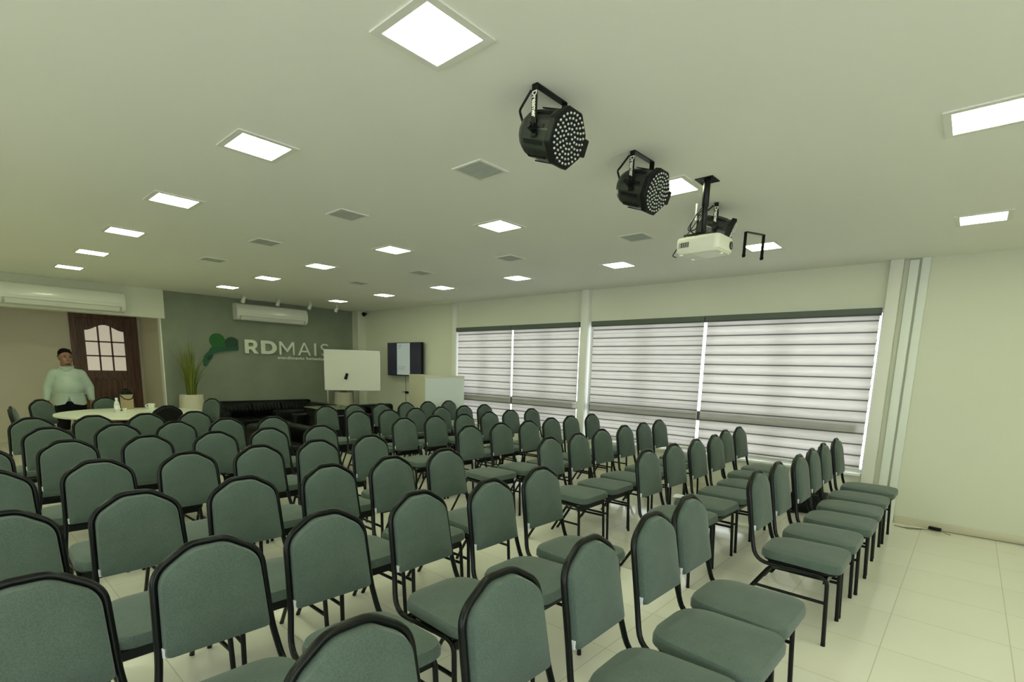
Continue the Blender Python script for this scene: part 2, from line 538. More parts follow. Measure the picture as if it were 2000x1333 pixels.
for nm, x0, x1, s in (('window_3', S1, S2, 'y'),):  # unseen south window, added to brighten the near end
    w = bpy.data.objects.new(nm, None); link(w); w.location = (x0, Y0 - .1, SZ0); struct(w)
    bm = BM(); W = x1 - x0; Hh = SZ1 - SZ0
    for a in range(6):
        xx = W * a / 5; box(bm, max(0, xx - .025), min(W, xx + .025), -.03, .03, 0, Hh)
    box(bm, 0, W, -.03, .03, 0, .05); box(bm, 0, W, -.03, .03, Hh - .05, Hh)
    obj('window_frame', bm, M['window_frame'], w)
    bm = BM(); box(bm, .02, W - .02, -.004, .004, .03, Hh - .03); obj('window_pane', bm, M['glass'], w)
w = bpy.data.objects.new('window_4', None); link(w); w.location = (X1 + .1, E1, SZ0); struct(w)  # unseen east window, added for more daylight
bm = BM(); W = E2 - E1; Hh = SZ1 - SZ0
for a in range(5):
    yy = W * a / 4; box(bm, -.03, .03, max(0, yy - .025), min(W, yy + .025), 0, Hh)
box(bm, -.03, .03, 0, W, 0, .05); box(bm, -.03, .03, 0, W, Hh - .05, Hh)
obj('window_frame', bm, M['window_frame'], w)
bm = BM(); box(bm, -.004, .004, .02, W - .02, .03, Hh - .03); obj('window_pane', bm, M['glass'], w)


# roller blinds
def blind(x0, x1, label, m, z_top=2.21, z_bot=0.50, wavy=0.0):
    t = thing('zebra_blind', label, 'window blind', (x0, YW - 0.06, z_top), 0, 'zebra roller blinds on the windows')
    W = x1 - x0
    bm = BM(); prism(bm, [(-.045, 0), (.04, 0), (.04, -.075), (-.03, -.075), (-.045, -.06)], 'x', 0.0, W)
    obj('head_box', bm, M['blind_box'], t)
    # cloth
    bm = BM(); nx, nz = 48, 150
    z0, z1 = -0.07, z_bot - z_top + 0.025
    g = []
    for k in range(nz + 1):
        z = z0 + (z1 - z0) * k / nz; row = []
        for i in range(nx + 1):
            u = i / nx
            dy = 0.0
            if wavy:
                s = max(0, (u - 0.45) / 0.55) ** 2 + 0.25
                dy = wavy * s * math.sin(2 * PI * (-z) / 0.118 + 3 * u) * 0.6 + wavy * s * math.sin(9 * u + z * 2)
            row.append(bm.verts.new((0.012 + (W - 0.024) * u, dy, z)))
        g.append(row)
    for k in range(nz):
        for i in range(nx): bm.faces.new((g[k][i], g[k][i + 1], g[k + 1][i + 1], g[k + 1][i]))
    obj('blind_cloth', bm, m, t, smooth=True)
    bm = BM(); tube(bm, [(0.01, 0, z1), (W - 0.01, 0, z1)], 0.016, 10)
    obj('bottom_bar', bm, M['white_plastic'], t, smooth=True)
    bm = BM(); tube(bm, [(W - 0.004, -.03, -.03), (W - 0.004, -.032, z1 * 0.9)], 0.0025, 5)
    obj('pull_cord', bm, M['white_plastic'], t)
    return t


blind(-7.235, -5.865, 'zebra roller blind nearest the white counter', M['blind_a'])
blind(-5.856, -4.498, 'zebra roller blind left of the slim white pillar, right of its twin', M['blind_a'])
blind(-4.275, -2.602, 'zebra roller blind just right of the slim white pillar between windows', M['blind_a'])
blind(-2.588, -0.784, 'wide rippled zebra roller blind next to the white pipes', M['blind_b'], wavy=0.009)

# ================================================================== CEILING LIGHTS, GRILLES
LX = [-0.0913 - 1.51276 * k for k in range(7)]
LY = (1.3123, 3.2708, 5.2184)


def make_panel():
    t = thing('ceiling_light', 'x', 'ceiling light', (0, 0, CEIL), 0, 'square LED panels in the ceiling')
    bm = BM()
    a, b = 0.160, 0.128
    for s in (-1, 1):
        prism(bm, [(-a, s * a), (a, s * a), (b, s * b), (-b, s * b)], 'z', -0.006, 0.0)
        prism(bm, [(s * a, -a), (s * a, a), (s * b, b), (s * b, -b)], 'z', -0.006, 0.0)
    obj('light_frame', bm, M['trim_white'], t)
    bm = BM(); box(bm, -b, b, -b, b, -0.004, -0.001)
    obj('diffuser', bm, M['diffuser'], t)
    return t


ORD = ['first', 'second', 'third', 'fourth', 'fifth', 'sixth', 'seventh', 'eighth']
panel0 = None
rows = ((LY[0], 'nearest ceiling row', 0), (LY[1], 'middle ceiling row', 1), (LY[2], 'ceiling row beside the windows', 2))
for y, nm, ri in rows:
    for k in range(7):
        lab = 'lit square panel, %s from the far end wall in the %s' % (ORD[6 - k], nm)
        loc = (LX[k], y, CEIL)
        if panel0 is None:
            panel0 = make_panel(); panel0.location = loc; panel0['label'] = lab
        else:
            copy_thing(panel0, loc, 0, lab)
# extra panels on the same grid, added out of view to brighten the room
for y in (-0.645, -2.6):
    for k in range(7):
        copy_thing(panel0, (LX[k], y, CEIL), 0, 'lit square ceiling panel added out of view, above and behind the viewpoint', 'added ceiling panels out of view')
for y in (1.3123, -0.645, 3.2708, 5.2184):
    copy_thing(panel0, (1.42, y, CEIL), 0, 'lit square ceiling panel added out of view, above and behind the viewpoint', 'added ceiling panels out of view')

grille0 = None
for y, nm in ((2.31, 'nearer row'), (4.25, 'row nearer the windows')):
    for k, x in enumerate((-2.372, -3.885, -5.42, -6.88)):
        lab = 'square grey ceiling grille, %s from the hanging projector, %s' % (ORD[k], nm)
        if grille0 is None:
            grille0 = thing('ceiling_grille', lab, 'ceiling grille', (x, y, CEIL), 0, 'square grey grilles in the ceiling')
            bm = BM(); a, b = 0.122, 0.106
            for s in (-1, 1):
                prism(bm, [(-a, s * a), (a, s * a), (b, s * b), (-b, s * b)], 'z', -0.007, 0)
                prism(bm, [(s * a, -a), (s * a, a), (s * b, b), (s * b, -b)], 'z', -0.007, 0)
            obj('grille_frame', bm, M['trim_white'], grille0)
            bm = BM(); box(bm, -b, b, -b, b, -0.004, -0.001)
            for i in range(9):
                yy = -b + 2 * b * (i + .5) / 9; box(bm, -b, b, yy - .006, yy + .006, -0.006, -0.004)
            obj('grille_mesh', bm, M['grille'], grille0)
        else:
            copy_thing(grille0, (x, y, CEIL), 0, lab)

# little white track spots in front of the grey wall
spot0 = None
for k, (x, y) in enumerate(((-9.98, 3.82), (-9.90, 4.41), (-9.88, 5.02), (-9.86, 5.58))):
    lab = 'small white ceiling spotlight, %s from the tall plant, before the grey wall' % ORD[k]
    if spot0 is None:
        spot0 = thing('ceiling_spotlight', lab, 'spotlight', (x, y, CEIL), 0, 'small white spotlights before the grey wall')
        bm = BM(); lathe(bm, [(0.03, -.012), (0.03, 0)], 16); obj('base', bm, M['white_plastic'], spot0, smooth=True)
        bm = BM(); tube(bm, [(0, 0, 0), (0, 0, -0.055)], 0.008, 8); obj('stem', bm, M['white_plastic'], spot0, smooth=True)
        bm = BM(); tube(bm, [(0.03, 0, -0.045), (-0.045, 0, -0.115)], [0.026, 0.036], 14); obj('lamp_head', bm, M['white_plastic'], spot0, smooth=True)
    else:
        copy_thing(spot0, (x, y, CEIL), 0, lab)

t = thing('security_camera', 'small black dome camera under the ceiling at the wall corner', 'security camera', (-10.36, 6.52, 2.60))
bm = BM(); lathe(bm, [(0.045, 0.0), (0.045, .03), (0.03, .05)], 16, (0, 0, 0)); obj('camera_base', bm, M['black_matte'], t, smooth=True)
bm = BM(); lathe(bm, [(0, -.04), (0.025, -.033), (0.038, -.012), (0.04, 0)], 16); obj('dome', bm, M['black_metal'], t, smooth=True)
bm = BM(); box(bm, -.068, 0.0, -.015, .015, .01, .035); box(bm, -.02, .02, -.012, .072, .012, .034); obj('wall_bracket', bm, M['black_matte'], t)


# ================================================================== AIR CONDITIONERS
def aircon(loc, L, label):
    t = thing('air_conditioner', label, 'air conditioner', loc, 0)
    prof = [(0, 0.02), (0, .31), (.10, .325), (.17, .30), (.215, .22), (.22, .12), (.20, .06), (.15, .015), (.05, 0.0)]
    P = fillet([(a, b, 0) for a, b in prof], 0.03, 3, closed=True)
    bm = BM(); prism(bm, [(p.x, p.y) for p in P], 'y', 0, L)
    # prism along y wants (x,z)
    bd = obj('casing', bm, M['white_plastic'], t, smooth=True)
    bm = BM(); prism(bm, [(.216, .088), (.203, .055), (.150, .008), (.146, .012), (.198, .06), (.211, .09)], 'y', .05, L - .05)
    obj('outlet_slot', bm, M['ac_dark'], t)
    bm = BM(); prism(bm, [(.222, .078), (.2185, .08), (.168, .018), (.172, .016)], 'y', .08, L - .08)
    obj('louvre', bm, M['white_plastic'], t)
    bm = BM(); box(bm, .2185, .2215, .06, L - .06, .128, .1315); obj('front_groove', bm, M['ac_dark'], t)
    bm = BM(); box(bm, .214, .2205, L - .22, L - .13, .155, .165); obj('display', bm, M['trim_white'], t)
    return t


aircon((XG + .04, 0.66, 2.225), 1.49, 'long white split air conditioner on the beam above the wooden door')
aircon((XG, 3.87, 2.265), 1.38, 'white split air conditioner on the grey wall above the lettering')

# ================================================================== ENTRY DOOR
d = bpy.data.objects.new('door_1', None); link(d); d.location = (XD, 1.70, 0); struct(d)
DW = 0.96
bm = BM()
box(bm, -.12, .03, -.03, .06, 0, 2.30); box(bm, -.12, .03, DW - .06, DW + .03, 0, 2.30); box(bm, -.119, .029, .06, DW - .06, 2.21, 2.30)
obj('door_frame', bm, M['wood'], d)
LY0, LY1 = .05, DW - .05
GY0, GY1, GZ0, GZ1 = .185, DW - .185, 1.25, 2.10
bm = BM()
box(bm, -.07, -.03, LY0, GY0, 0.01, 2.22); box(bm, -.07, -.03, GY1, LY1, 0.01, 2.22)
box(bm, -.07, -.03, GY0, GY1, 1.12, GZ0)
box(bm, -.062, -.042, GY0, GY1, 0.16, 1.12); box(bm, -.07, -.03, GY0, GY1, 0.01, .16)
# arched head of the glazed part
n = 24; arch = []
for i in range(n + 1):
    u = i / n; s = (2 * u - 1)
    arch.append((GY0 + (GY1 - GY0) * u, GZ1 - 0.055 + 0.055 * math.cos(PI * s) * 1.0 + 0.0))
poly = arch + [(GY1, 2.22), (GY0, 2.22)]
prism(bm, poly, 'x', -.07, -.03)
for i in (1, 2):
    yy = GY0 + (GY1 - GY0) * i / 3; box(bm, -.066, -.034, yy - .013, yy + .013, GZ0, GZ1)
    zz = GZ0 + (GZ1 - 0.06 - GZ0) * i / 3 + .01; box(bm, -.066, -.034, GY0, GY1, zz - .013, zz + .013)
for i in range(7):
    yy = GY0 + (GY1 - GY0) * (i + .5) / 7; box(bm, -.043, -.038, yy - .036, yy + .036, .20, 1.08, bev=.004, seg=1)
obj('door_leaf', bm, M['wood'], d)
bm = BM(); box(bm, -.056, -.048, GY0 - .01, GY1 + .01, GZ0 - .01, GZ1 + .01); obj('door_glass', bm, M['pane_glow'], d)
bm = BM(); tube(bm, fillet([(-.03, LY0 + .05, 1.02), (.025, LY0 + .05, 1.02), (.025, LY0 + .16, 1.02)], .02), .009, 8)
box(bm, -.031, -.026, LY0 + .03, LY0 + .07, .92, 1.10)
obj('door_handle', bm, M['hinge'], d, smooth=True)
for z in (.3, 1.1, 1.95):
    bm = BM(); tube(bm, [(-.02, LY1 + .004, z), (-.02, LY1 + .004, z + .09)], .008, 8); obj('hinge', bm, M['hinge'], d)

# ================================================================== WALL SIGN
sg = thing('wall_sign', 'white raised lettering with green leaf emblem on the grey wall', 'sign', (XG, 4.0, 1.65))
inv = sg.location
EX, EY, EZ = (0, 1, 0), (0, 0, 1), (1, 0, 0)


def arc(cx, cy, rx, ry, a0, a1, n=14):
    return [(cx + rx * math.cos(math.radians(a0 + (a1 - a0) * i / n)), cy + ry * math.sin(math.radians(a0 + (a1 - a0) * i / n))) for i in range(n + 1)]


def letter(nm, loops, y0, y1, z0=1.65, z1=1.915, thick=.035, m='letter'):
    w, h = y1 - y0, z1 - z0
    lp = [[(x * w, y * h) for x, y in L] for L in loops]
    me = curve_mesh(nm, lp, thick)
    return place_mesh(nm, me, M[m], sg, Vector((thick / 2 + .012, y0, z0)) - Vector((0, inv.y, inv.z)), EX, EY, EZ)


# R (heavy), D (heavy), M A I S (light)
R_out = [(0, 0), (0, 1), (.55, 1)] + arc(.55, .66, .38, .34, 90, -60)[1:] + [(.73, .33), (1, 0), (.68, 0), (.46, .30), (.28, .30), (.28, 0)]
R_in = [(.28, .52), (.28, .78), (.50, .78)] + arc(.50, .65, .14, .13, 90, -90)[1:]
letter('letter', [R_out, R_in], 4.04, 4.295)
D_out = [(0, 0), (0, 1), (.45, 1)] + arc(.45, .5, .55, .5, 90, -90)[1:]
D_in = [(.27, .22), (.27, .78), (.46, .78)] + arc(.46, .5, .26, .28, 90, -90)[1:]
letter('letter', [D_out, D_in], 4.345, 4.655)
s = .115
M_out = [(0, 0), (0, 1), (.14, 1), (.5, .42), (.86, 1), (1, 1), (1, 0), (1 - s, 0), (1 - s, .74), (.53, .20), (.47, .20), (s, .74), (s, 0)]
letter('letter', [M_out], 4.71, 5.02)
A_out = [(0, 0), (.44, 1), (.56, 1), (1, 0), (.86, 0), (.755, .25), (.245, .25), (.14, 0)]
A_in = [(.295, .37), (.705, .37), (.5, .86)]
letter('letter', [A_out, A_in], 5.095, 5.375)
letter('letter', [[(0, 0), (0, 1), (1, 1), (1, 0)]], 5.455, 5.497)
# S as a thick stroke
ctr = arc(.50, .735, .40, .21, 30, 185, 16) + arc(.50, .735, .40, .21, 200, 262, 6) + arc(.50, .265, .42, .21, 82, -5, 10) + arc(.50, .265, .42, .21, -20, -152, 14)
Lf, Rt = [], []
for i, p in enumerate(ctr):
    a = Vector(ctr[max(0, i - 1)]); b = Vector(ctr[min(len(ctr) - 1, i + 1)])
    tdir = (b - a).normalized(); nrm = Vector((-tdir.y, tdir.x))
    q = Vector(p)
    Lf.append((q + Vector((nrm.x * .085, nrm.y * .058)))[:]); Rt.append((q - Vector((nrm.x * .085, nrm.y * .058)))[:])
letter('letter', [Lf + Rt[::-1]], 5.60, 5.80)
me = text_mesh('tagline', 'atendimento humanizado', 0.082, 0.014, bold=0.0028, spacing=1.12)
wdt = max(v.co.x for v in me.vertices)
for v in me.vertices: v.co.x *= 1.13 / wdt
place_mesh('tagline', me, M['tagline'], sg, Vector((.012, 4.68, 1.562)) - Vector((0, inv.y, inv.z)), EX, EY, EZ)


def wallpx(cx, cy):
    p = on_x(380 + cx / 7.143, 640 + cy / 7.143, XG + .03); return (p.y, p.z)


def emblem(nm, pts, m, dx):
    lp = [[(y - inv.y, z - inv.z) for y, z in pts]]
    me = curve_mesh(nm, lp, .02)
    return place_mesh(nm, me, M[m], sg, (dx, 0, 0), EX, EY, EZ)


cA, rA = wallpx(320, 183), 0.133
disc = [(cA[0] + rA * math.cos(2 * PI * i / 36), cA[1] + rA * math.sin(2 * PI * i / 36)) for i in range(36)]
emblem('emblem_disc', disc, 'logo_a', .016)
emblem('emblem_stem', [wallpx(*p) for p in ((262, 235), (420, 200), (440, 262), (470, 290), (330, 300), (230, 335), (190, 350), (215, 300), (245, 270))], 'logo_a', .024)
cB = wallpx(522, 226); rB = 0.122
pts = [(cB[0] + rB * math.cos(math.radians(a)), cB[1] + rB * math.sin(math.radians(a))) for a in range(45, 226, 10)]
emblem('emblem_half_disc', pts + [wallpx(455, 300), wallpx(608, 312), wallpx(603, 180)], 'logo_b', .034)
emblem('emblem_band', [wallpx(*p) for p in ((606, 268), (608, 318), (520, 322), (420, 330), (330, 345), (255, 368), (210, 388), (135, 425), (125, 405), (160, 365), (205, 325), (260, 290), (330, 270), (400, 265), (470, 280))], 'logo_c', .046)
emblem('emblem_leaf', [wallpx(*p) for p in ((135, 425), (180, 395), (218, 378), (222, 430), (210, 480), (180, 530), (152, 548), (128, 520), (118, 470))], 'logo_c', .018)
emblem('emblem_leaf', [wallpx(*p) for p in ((225, 390), (262, 375), (258, 410), (238, 442), (222, 436))], 'logo_c', .018)
emblem('emblem_leaf', [wallpx(*p) for p in ((190, 410), (222, 392), (226, 440), (205, 470), (190, 450))], 'logo_b', .030)

# ================================================================== WHITEBOARD
wt = Vector((-9.428, 5.034)); wr = Vector((-8.885, 5.936))
ctr = (wt + wr) / 2; wv = (wr - wt); WBW = wv.length
t = thing('whiteboard', 'plain whiteboard on a stand in front of the grey wall end', 'whiteboard', (ctr.x, ctr.y, 0), math.atan2(wv.y, wv.x))
zb, zt = 0.981, 1.767
bm = BM(); box(bm, -WBW / 2 + .012, WBW / 2 - .012, -.012, .010, zb + .012, zt - .012); obj('board_panel', bm, M['board'], t)
bm = BM()
box(bm, -WBW / 2, WBW / 2, -.018, .014, zb, zb + .016); box(bm, -WBW / 2, WBW / 2, -.018, .014, zt - .016, zt)
box(bm, -WBW / 2, -WBW / 2 + .016, -.018, .014, zb, zt); box(bm, WBW / 2 - .016, WBW / 2, -.018, .014, zb, zt)
obj('board_frame', bm, M['alu'], t)
for s in (-1, 1):
    bm = BM(); tube(bm, [(s * (WBW / 2 - .05), .03, 0.06), (s * (WBW / 2 - .05), .03, zt - .05)], .014, 8)
    tube(bm, [(s * (WBW / 2 - .05), -.12, .06), (s * (WBW / 2 - .05), .26, .06)], .014, 8)
    obj('stand_leg', bm, M['alu'], t, smooth=True)
e = on_x(676.5, 735.5, ctr.x)
er = thing('board_eraser', 'small black eraser stuck on the whiteboard', 'eraser', (0, 0, 0), t.rotation_euler.z)
dn = Vector((math.sin(t.rotation_euler.z), -math.cos(t.rotation_euler.z), 0))
# where the sight line to the eraser meets the board
dr = ray(676.5, 735.5); tt = (Vector((ctr.x, ctr.y, CH)) + dn * .012 - Vector((0, 0, CH))).dot(dn) / dr.dot(dn)
er.location = Vector((0, 0, CH)) + dr * tt + dn * .003
bm = BM(); box(bm, -.028, .028, -.032, -.012, -.062, .062, bev=.006); bm.transform(Matrix.Rotation(math.radians(17), 4, 'Y')); obj('eraser_body', bm, M['black_matte'], er, smooth=True)
bm = BM(); box(bm, -.026, .026, -.012, .0, -.060, .060); bm.transform(Matrix.Rotation(math.radians(17), 4, 'Y')); obj('felt_pad', bm, M['vent_dark'], er)

# ================================================================== TELEVISION
TX0, TX1, TZ0, TZ1 = -9.40, -8.235, 1.285, 1.965
t = thing('television', 'wall-mounted flat television showing a white page', 'television', (TX0, YW - .10, TZ0))
TW, TH = TX1 - TX0, TZ1 - TZ0
bm = BM(); box(bm, 0, TW, -.02, .03, 0, TH, bev=.006); obj('casing', bm, M['black_matte'], t, smooth=True)
bm = BM(); box(bm, .014, TW - .014, -.0225, -.0195, .018, TH - .012); obj('screen', bm, M['screen'], t)
sc = t.children[-1]
bm = BM(); box(bm, TW * .30, TW * .675, -.0245, -.022, .02, TH - .013); pg = obj('screen_page', bm, M['page'], t)
bm = BM()
for (a, b, z, h) in ((.33, .44, .90, .018), (.33, .41, .86, .012), (.33, .42, .825, .010), (.33, .40, .268, .014), (.42, .54, .262, .014), (.33, .55, .225, .008), (.33, .50, .20, .008), (.33, .52, .16, .007)):
    box(bm, TW * a, TW * b, -.0255, -.0242, TH * z, TH * z + h * .8)
obj('page_text', bm, M['ink'], t)
bm = BM(); box(bm, TW * .4, TW * .6, .03, .0998, TH * .3, TH * .7); obj('wall_bracket', bm, M['black_matte'], t)
bm = BM(); tube(bm, [(TW * .42, .085, .05), (TW * .425, .09, -.25), (TW * .42, .09, -.9)], .0035, 6); obj('power_cable', bm, M['black_matte'], t)
p = on_y(795, 767, YW - .02)
t = thing('wall_socket', 'small wall socket with black plug below the television', 'wall socket', (p.x, YW, p.z))
bm = BM(); box(bm, -.06, .06, -.008, 0, -.04, .04, bev=.003); obj('socket_plate', bm, M['trim_white'], t)
bm = BM(); box(bm, -.035, .045, -.055, -.008, -.022, .026, bev=.006); obj('plug', bm, M['black_matte'], t)
bm = BM(); tube(bm, [(-.035, -.03, 0), (-.10, -.015, .01), (-.19, -.01, 0.0)], .005, 6); obj('plug_cord', bm, M['black_matte'], t)

# ================================================================== WHITE COUNTER
A_, B_, D_ = Vector((-7.21, 5.75)), Vector((-6.93, 6.42)), Vector((-8.17, 6.12))
t = thing('reception_counter', 'tall white reception counter beside the far window blind', 'counter', (A_.x, A_.y, 0))
q = lambda v: (v[0] - A_.x, v[1] - A_.y)
HC = 1.30
bm = BM(); prism(bm, [q(p) for p in (A_, B_, B_ + Vector((-.03, .012)), A_ + Vector((-.03, .012)))], 'z', 0, HC); obj('front_panel', bm, M['counter_w'], t)
bm = BM(); prism(bm, [q(p) for p in (A_ + Vector((-.03, .012)), D_, D_ + Vector((.01, .03)), A_ + Vector((-.02, .045)))], 'z', 0, HC); obj('side_panel', bm, M['counter_b'], t)
bm = BM(); prism(bm, [q(p) for p in (A_ + Vector((.006, -.008)), B_ + Vector((.006, 0)), B_ + Vector((-.35, .10)), A_ + Vector((-.28, .42)), D_ + Vector((.12, .30)), D_ + Vector((-.01, 0)))], 'z', HC, HC + .035); obj('counter_top', bm, M['counter_b'], t)

# ================================================================== SOFA, ARMCHAIRS, SIDE TABLE
def soft_box(bm, x0, x1, y0, y1, z0, z1, b=.04):
    box(bm, x0, x1, y0, y1, z0, z1, bev=b, seg=4); return bm


def sofa(name, label, cat, loc, rz, W, seats, depth=.85, hb=.74, arm_h=.60):
    """sofa facing local +x, width W along y"""
    t = thing(name, label, cat, loc, rz)
    bm = BM(); soft_box(bm, -.05, depth - .05, -W / 2 + .05, W / 2 - .05, .08, .30, .02); obj('base', bm, M['black_leather'], t, smooth=True)
    for s in (-1, 1):
        y = s * (W / 2 - .09)
        bm = BM(); soft_box(bm, -.05, depth, y - .09, y + .09, .08, arm_h, .05); obj('arm', bm, M['black_leather'], t, smooth=True)
    bm = BM(); soft_box(bm, -.08, .10, -W / 2 + .02, W / 2 - .02, .10, hb, .05); obj('back', bm, M['black_leather'], t, smooth=True)
    inner = W - .36
    for k in range(seats):
        a = -inner / 2 + inner * k / seats; b = a + inner / seats
        bm = BM(); soft_box(bm, .20, depth + .01, a + .005, b - .005, .29, .45, .045); obj('seat_cushion', bm, M['black_leather'], t, smooth=True)
        # gathered back cushion with vertical folds
        bm = BM(); nx, nz = 40, 10
        fr = [[bm.verts.new((.20 + .05 * math.sin(PI * j / nz) + .012 * math.sin(i * 1.25 + j * .35) * math.sin(PI * j / nz) * (0.6 + .4 * math.sin(i * .37)), a + .01 + (b - a - .02) * i / nx, .43 + (hb - .04 - .43) * j / nz)) for i in range(nx + 1)] for j in range(nz + 1)]
        bk = [[bm.verts.new((.08, v.co.y, v.co.z)) for v in r] for r in (fr[0], fr[-1])]
        for j in range(nz):
            for i in range(nx): bm.faces.new((fr[j][i], fr[j][i + 1], fr[j + 1][i + 1], fr[j + 1][i]))
        for i in range(nx):
            bm.faces.new((bk[0][i], bk[0][i + 1], fr[0][i + 1], fr[0][i])); bm.faces.new((fr[-1][i], fr[-1][i + 1], bk[1][i + 1], bk[1][i]))
        for i in (0, nx):
            bm.faces.new([bk[0][i]] + [fr[j][i] for j in range(nz + 1)] + [bk[1][i]])
        obj('back_cushion', bm, M['black_leather'], t, smooth=True)
    for sx in (.02, depth - .12):
        for s in (-1, 1):
            bm = BM(); tube(bm, [(sx, s * (W / 2 - .12), 0), (sx, s * (W / 2 - .12), .09)], .022, 8); obj('leg', bm, M['black_metal'], t)
    return t


sofa('sofa', 'long black leather sofa against the grey wall under the lettering', 'sofa', (-10.54, 4.27, 0), 0, 2.04, 3, depth=.80, hb=.735)
sofa('armchair', 'black leather armchair beside the long sofa, before the whiteboard', 'armchair', (-9.10, 4.82, 0), math.radians(-90), .92, 1, depth=.78, hb=.755, arm_h=.62)
sofa('armchair', 'black leather armchair behind the back row, beside the white counter', 'armchair', (-8.24, 5.36, 0), 0, .80, 1, hb=.775, depth=.72, arm_h=.64)
sofa('armchair', 'black leather armchair standing in the aisle between the chair blocks', 'armchair', (-7.22, 3.02, 0), 0, .62, 1, depth=.95, hb=.66, arm_h=.655)

t = thing('side_table', 'black side table with glass top in front of the whiteboard', 'side table', (-8.20, 4.53, 0), 0)
bm = BM(); box(bm, -.36, .36, -.36, .36, .735, .75, bev=.004); obj('table_top', bm, M['dark_glass'], t)
bm = BM(); box(bm, -.33, .33, -.33, .33, .60, .735, bev=.006)
obj('drawer_case', bm, M['black_matte'], t)
bm = BM(); box(bm, .33, .336, -.28, .28, .625, .635); obj('drawer_pull', bm, M['alu'], t)
bm = BM(); box(bm, -.30, .30, -.31, .31, .02, .60, bev=.006); obj('cabinet_body', bm, M['black_matte'], t)
for sx in (-1, 1):
    for sy in (-1, 1):
        bm = BM(); box(bm, sx * .31 - .02, sx * .31 + .02, sy * .31 - .02, sy * .31 + .02, 0, .60); obj('leg', bm, M['black_metal'], t)

# ================================================================== PLANTERS
def planter(loc, label, seed, H=0.89, r=0.19, spread=.30, top=1.98, nb=110):
    t = thing('planter', label, 'potted plant', loc)
    bm = BM()
    lathe(bm, [(r * 1.16, 0), (r * 1.20, .02), (r * 1.12, H * .4), (r * .96, H - .02), (r * .95, H), (r * .86, H), (r * .85, H - .05)], 32)
    obj('pot', bm, M['planter'], t, smooth=True)
    bm = BM(); lathe(bm, [(r * .86, H - .06), (r * .86, H - .04)], 24); obj('soil', bm, M['soil'], t)
    rnd = random.Random(seed); bm = BM()
    for k in range(nb):
        a = rnd.uniform(0, 2 * PI); rr = rnd.uniform(0, .075)
        b0 = Vector((rr * math.cos(a), rr * math.sin(a), H - .05))
        hgt = rnd.uniform(.45, 1.0) ** .8 * (top - H)
        out = rnd.uniform(.0, 1) ** 1.5 * spread * (1.1 if rnd.random() < .85 else 1.5)
        a2 = a + rnd.uniform(-.7, .7)
        w = rnd.uniform(.006, .012)
        side = Vector((-math.sin(a2 + rnd.uniform(-1, 1)), math.cos(a2 + rnd.uniform(-1, 1)), 0)).normalized() * w
        prev = None
        out = min(out, .34)
        for i in range(7):
            u = i / 6
            c = b0 + Vector((out * u ** 1.9 * math.cos(a2), out * u ** 1.9 * math.sin(a2), hgt * (u - .12 * (out / spread) * u ** 3)))
            ww = side * (1 - u ** 2.2) * (.7 + .3 * math.sin(PI * u))
            pr = (bm.verts.new(c - ww), bm.verts.new(c + ww + Vector((0, 0, .0005))))
            if prev: bm.faces.new((prev[0], prev[1], pr[1], pr[0]))
            prev = pr
    o = obj('grass_blades', bm, M['blade'], t)
    return t


planter((-10.27, 2.965, 0), 'tall cream planter of long grass left of the green emblem', 3)
planter((-10.17, 5.86, 0), 'cream planter of long grass half hidden behind the whiteboard', 5, top=2.10, nb=170)

# ================================================================== ROUND TABLE AND WHAT STANDS ON IT
t = thing('round_table', 'white round table with black legs near the entry door', 'table', (-8.70, 1.76, 0))
bm = BM(); lathe(bm, [(.80, .715), (.825, .722), (.83, .735), (.825, .748), (.80, .75)], 64); obj('table_top', bm, M['tabletop'], t, smooth=True)
bm = BM(); lathe(bm, [(.05, .0), (.05, .70), (.20, .705), (.20, .714)], 20); obj('pedestal', bm, M['black_metal'], t, smooth=True)
for k in range(4):
    a = PI / 4 + k * PI / 2
    bm = BM(); tube(bm, fillet([(.05 * math.cos(a), .05 * math.sin(a), .62), (.45 * math.cos(a), .45 * math.sin(a), .70)], .02), .016, 8)
    tube(bm, [(.03 * math.cos(a), .03 * math.sin(a), .06), (.5 * math.cos(a), .5 * math.sin(a), .018)], .018, 8)
    obj('leg', bm, M['black_metal'], t, smooth=True)

t = thing('vacuum_flask', 'beige pump flask with black top on the round table', 'flask', (-9.30, 1.835, .75))
bm = BM(); lathe(bm, [(.075, 0), (.08, .01), (.08, .20), (.076, .215)], 24); obj('flask_body', bm, M['kraft'], t, smooth=True)
bm = BM(); lathe(bm, [(.078, .215), (.078, .235), (.05, .275), (.03, .285), (.03, .30), (0.0, .303)], 24); box(bm, .02, .12, -.018, .018, .25, .275, bev=.006); obj('pump_top', bm, M['black_matte'], t, smooth=True)
bm = BM(); tube(bm, [(.02, .08, .20), (.085, .05, .155), (.10, 0, .14), (.085, -.05, .155), (.02, -.08, .20)], .007, 6); obj('handle', bm, M['black_matte'], t, smooth=True)
t = thing('water_bottle', 'clear plastic water bottle with white cap on the round table', 'bottle', (-8.76, 1.61, .75))
bm = BM(); lathe(bm, [(.030, 0), (.034, .01), (.034, .10), (.026, .14), (.013, .165), (.013, .175)], 20); obj('bottle_body', bm, M['clear'], t, smooth=True)
bm = BM(); lathe(bm, [(.0345, .045), (.0348, .05), (.0348, .09), (.0345, .095)], 20); obj('bottle_label', bm, M['label_w'], t, smooth=True)
bm = BM(); lathe(bm, [(.016, .172), (.016, .20), (0, .201)], 16); obj('cap', bm, M['label_w'], t, smooth=True)
t = thing('mug', 'white mug near the right edge of the round table', 'mug', (-9.22, 2.115, .75))
bm = BM(); lathe(bm, [(.036, 0), (.043, .012), (.047, .075), (.043, .075), (.040, .015), (0, .012)], 20); obj('mug_body', bm, M['label_w'], t, smooth=True)
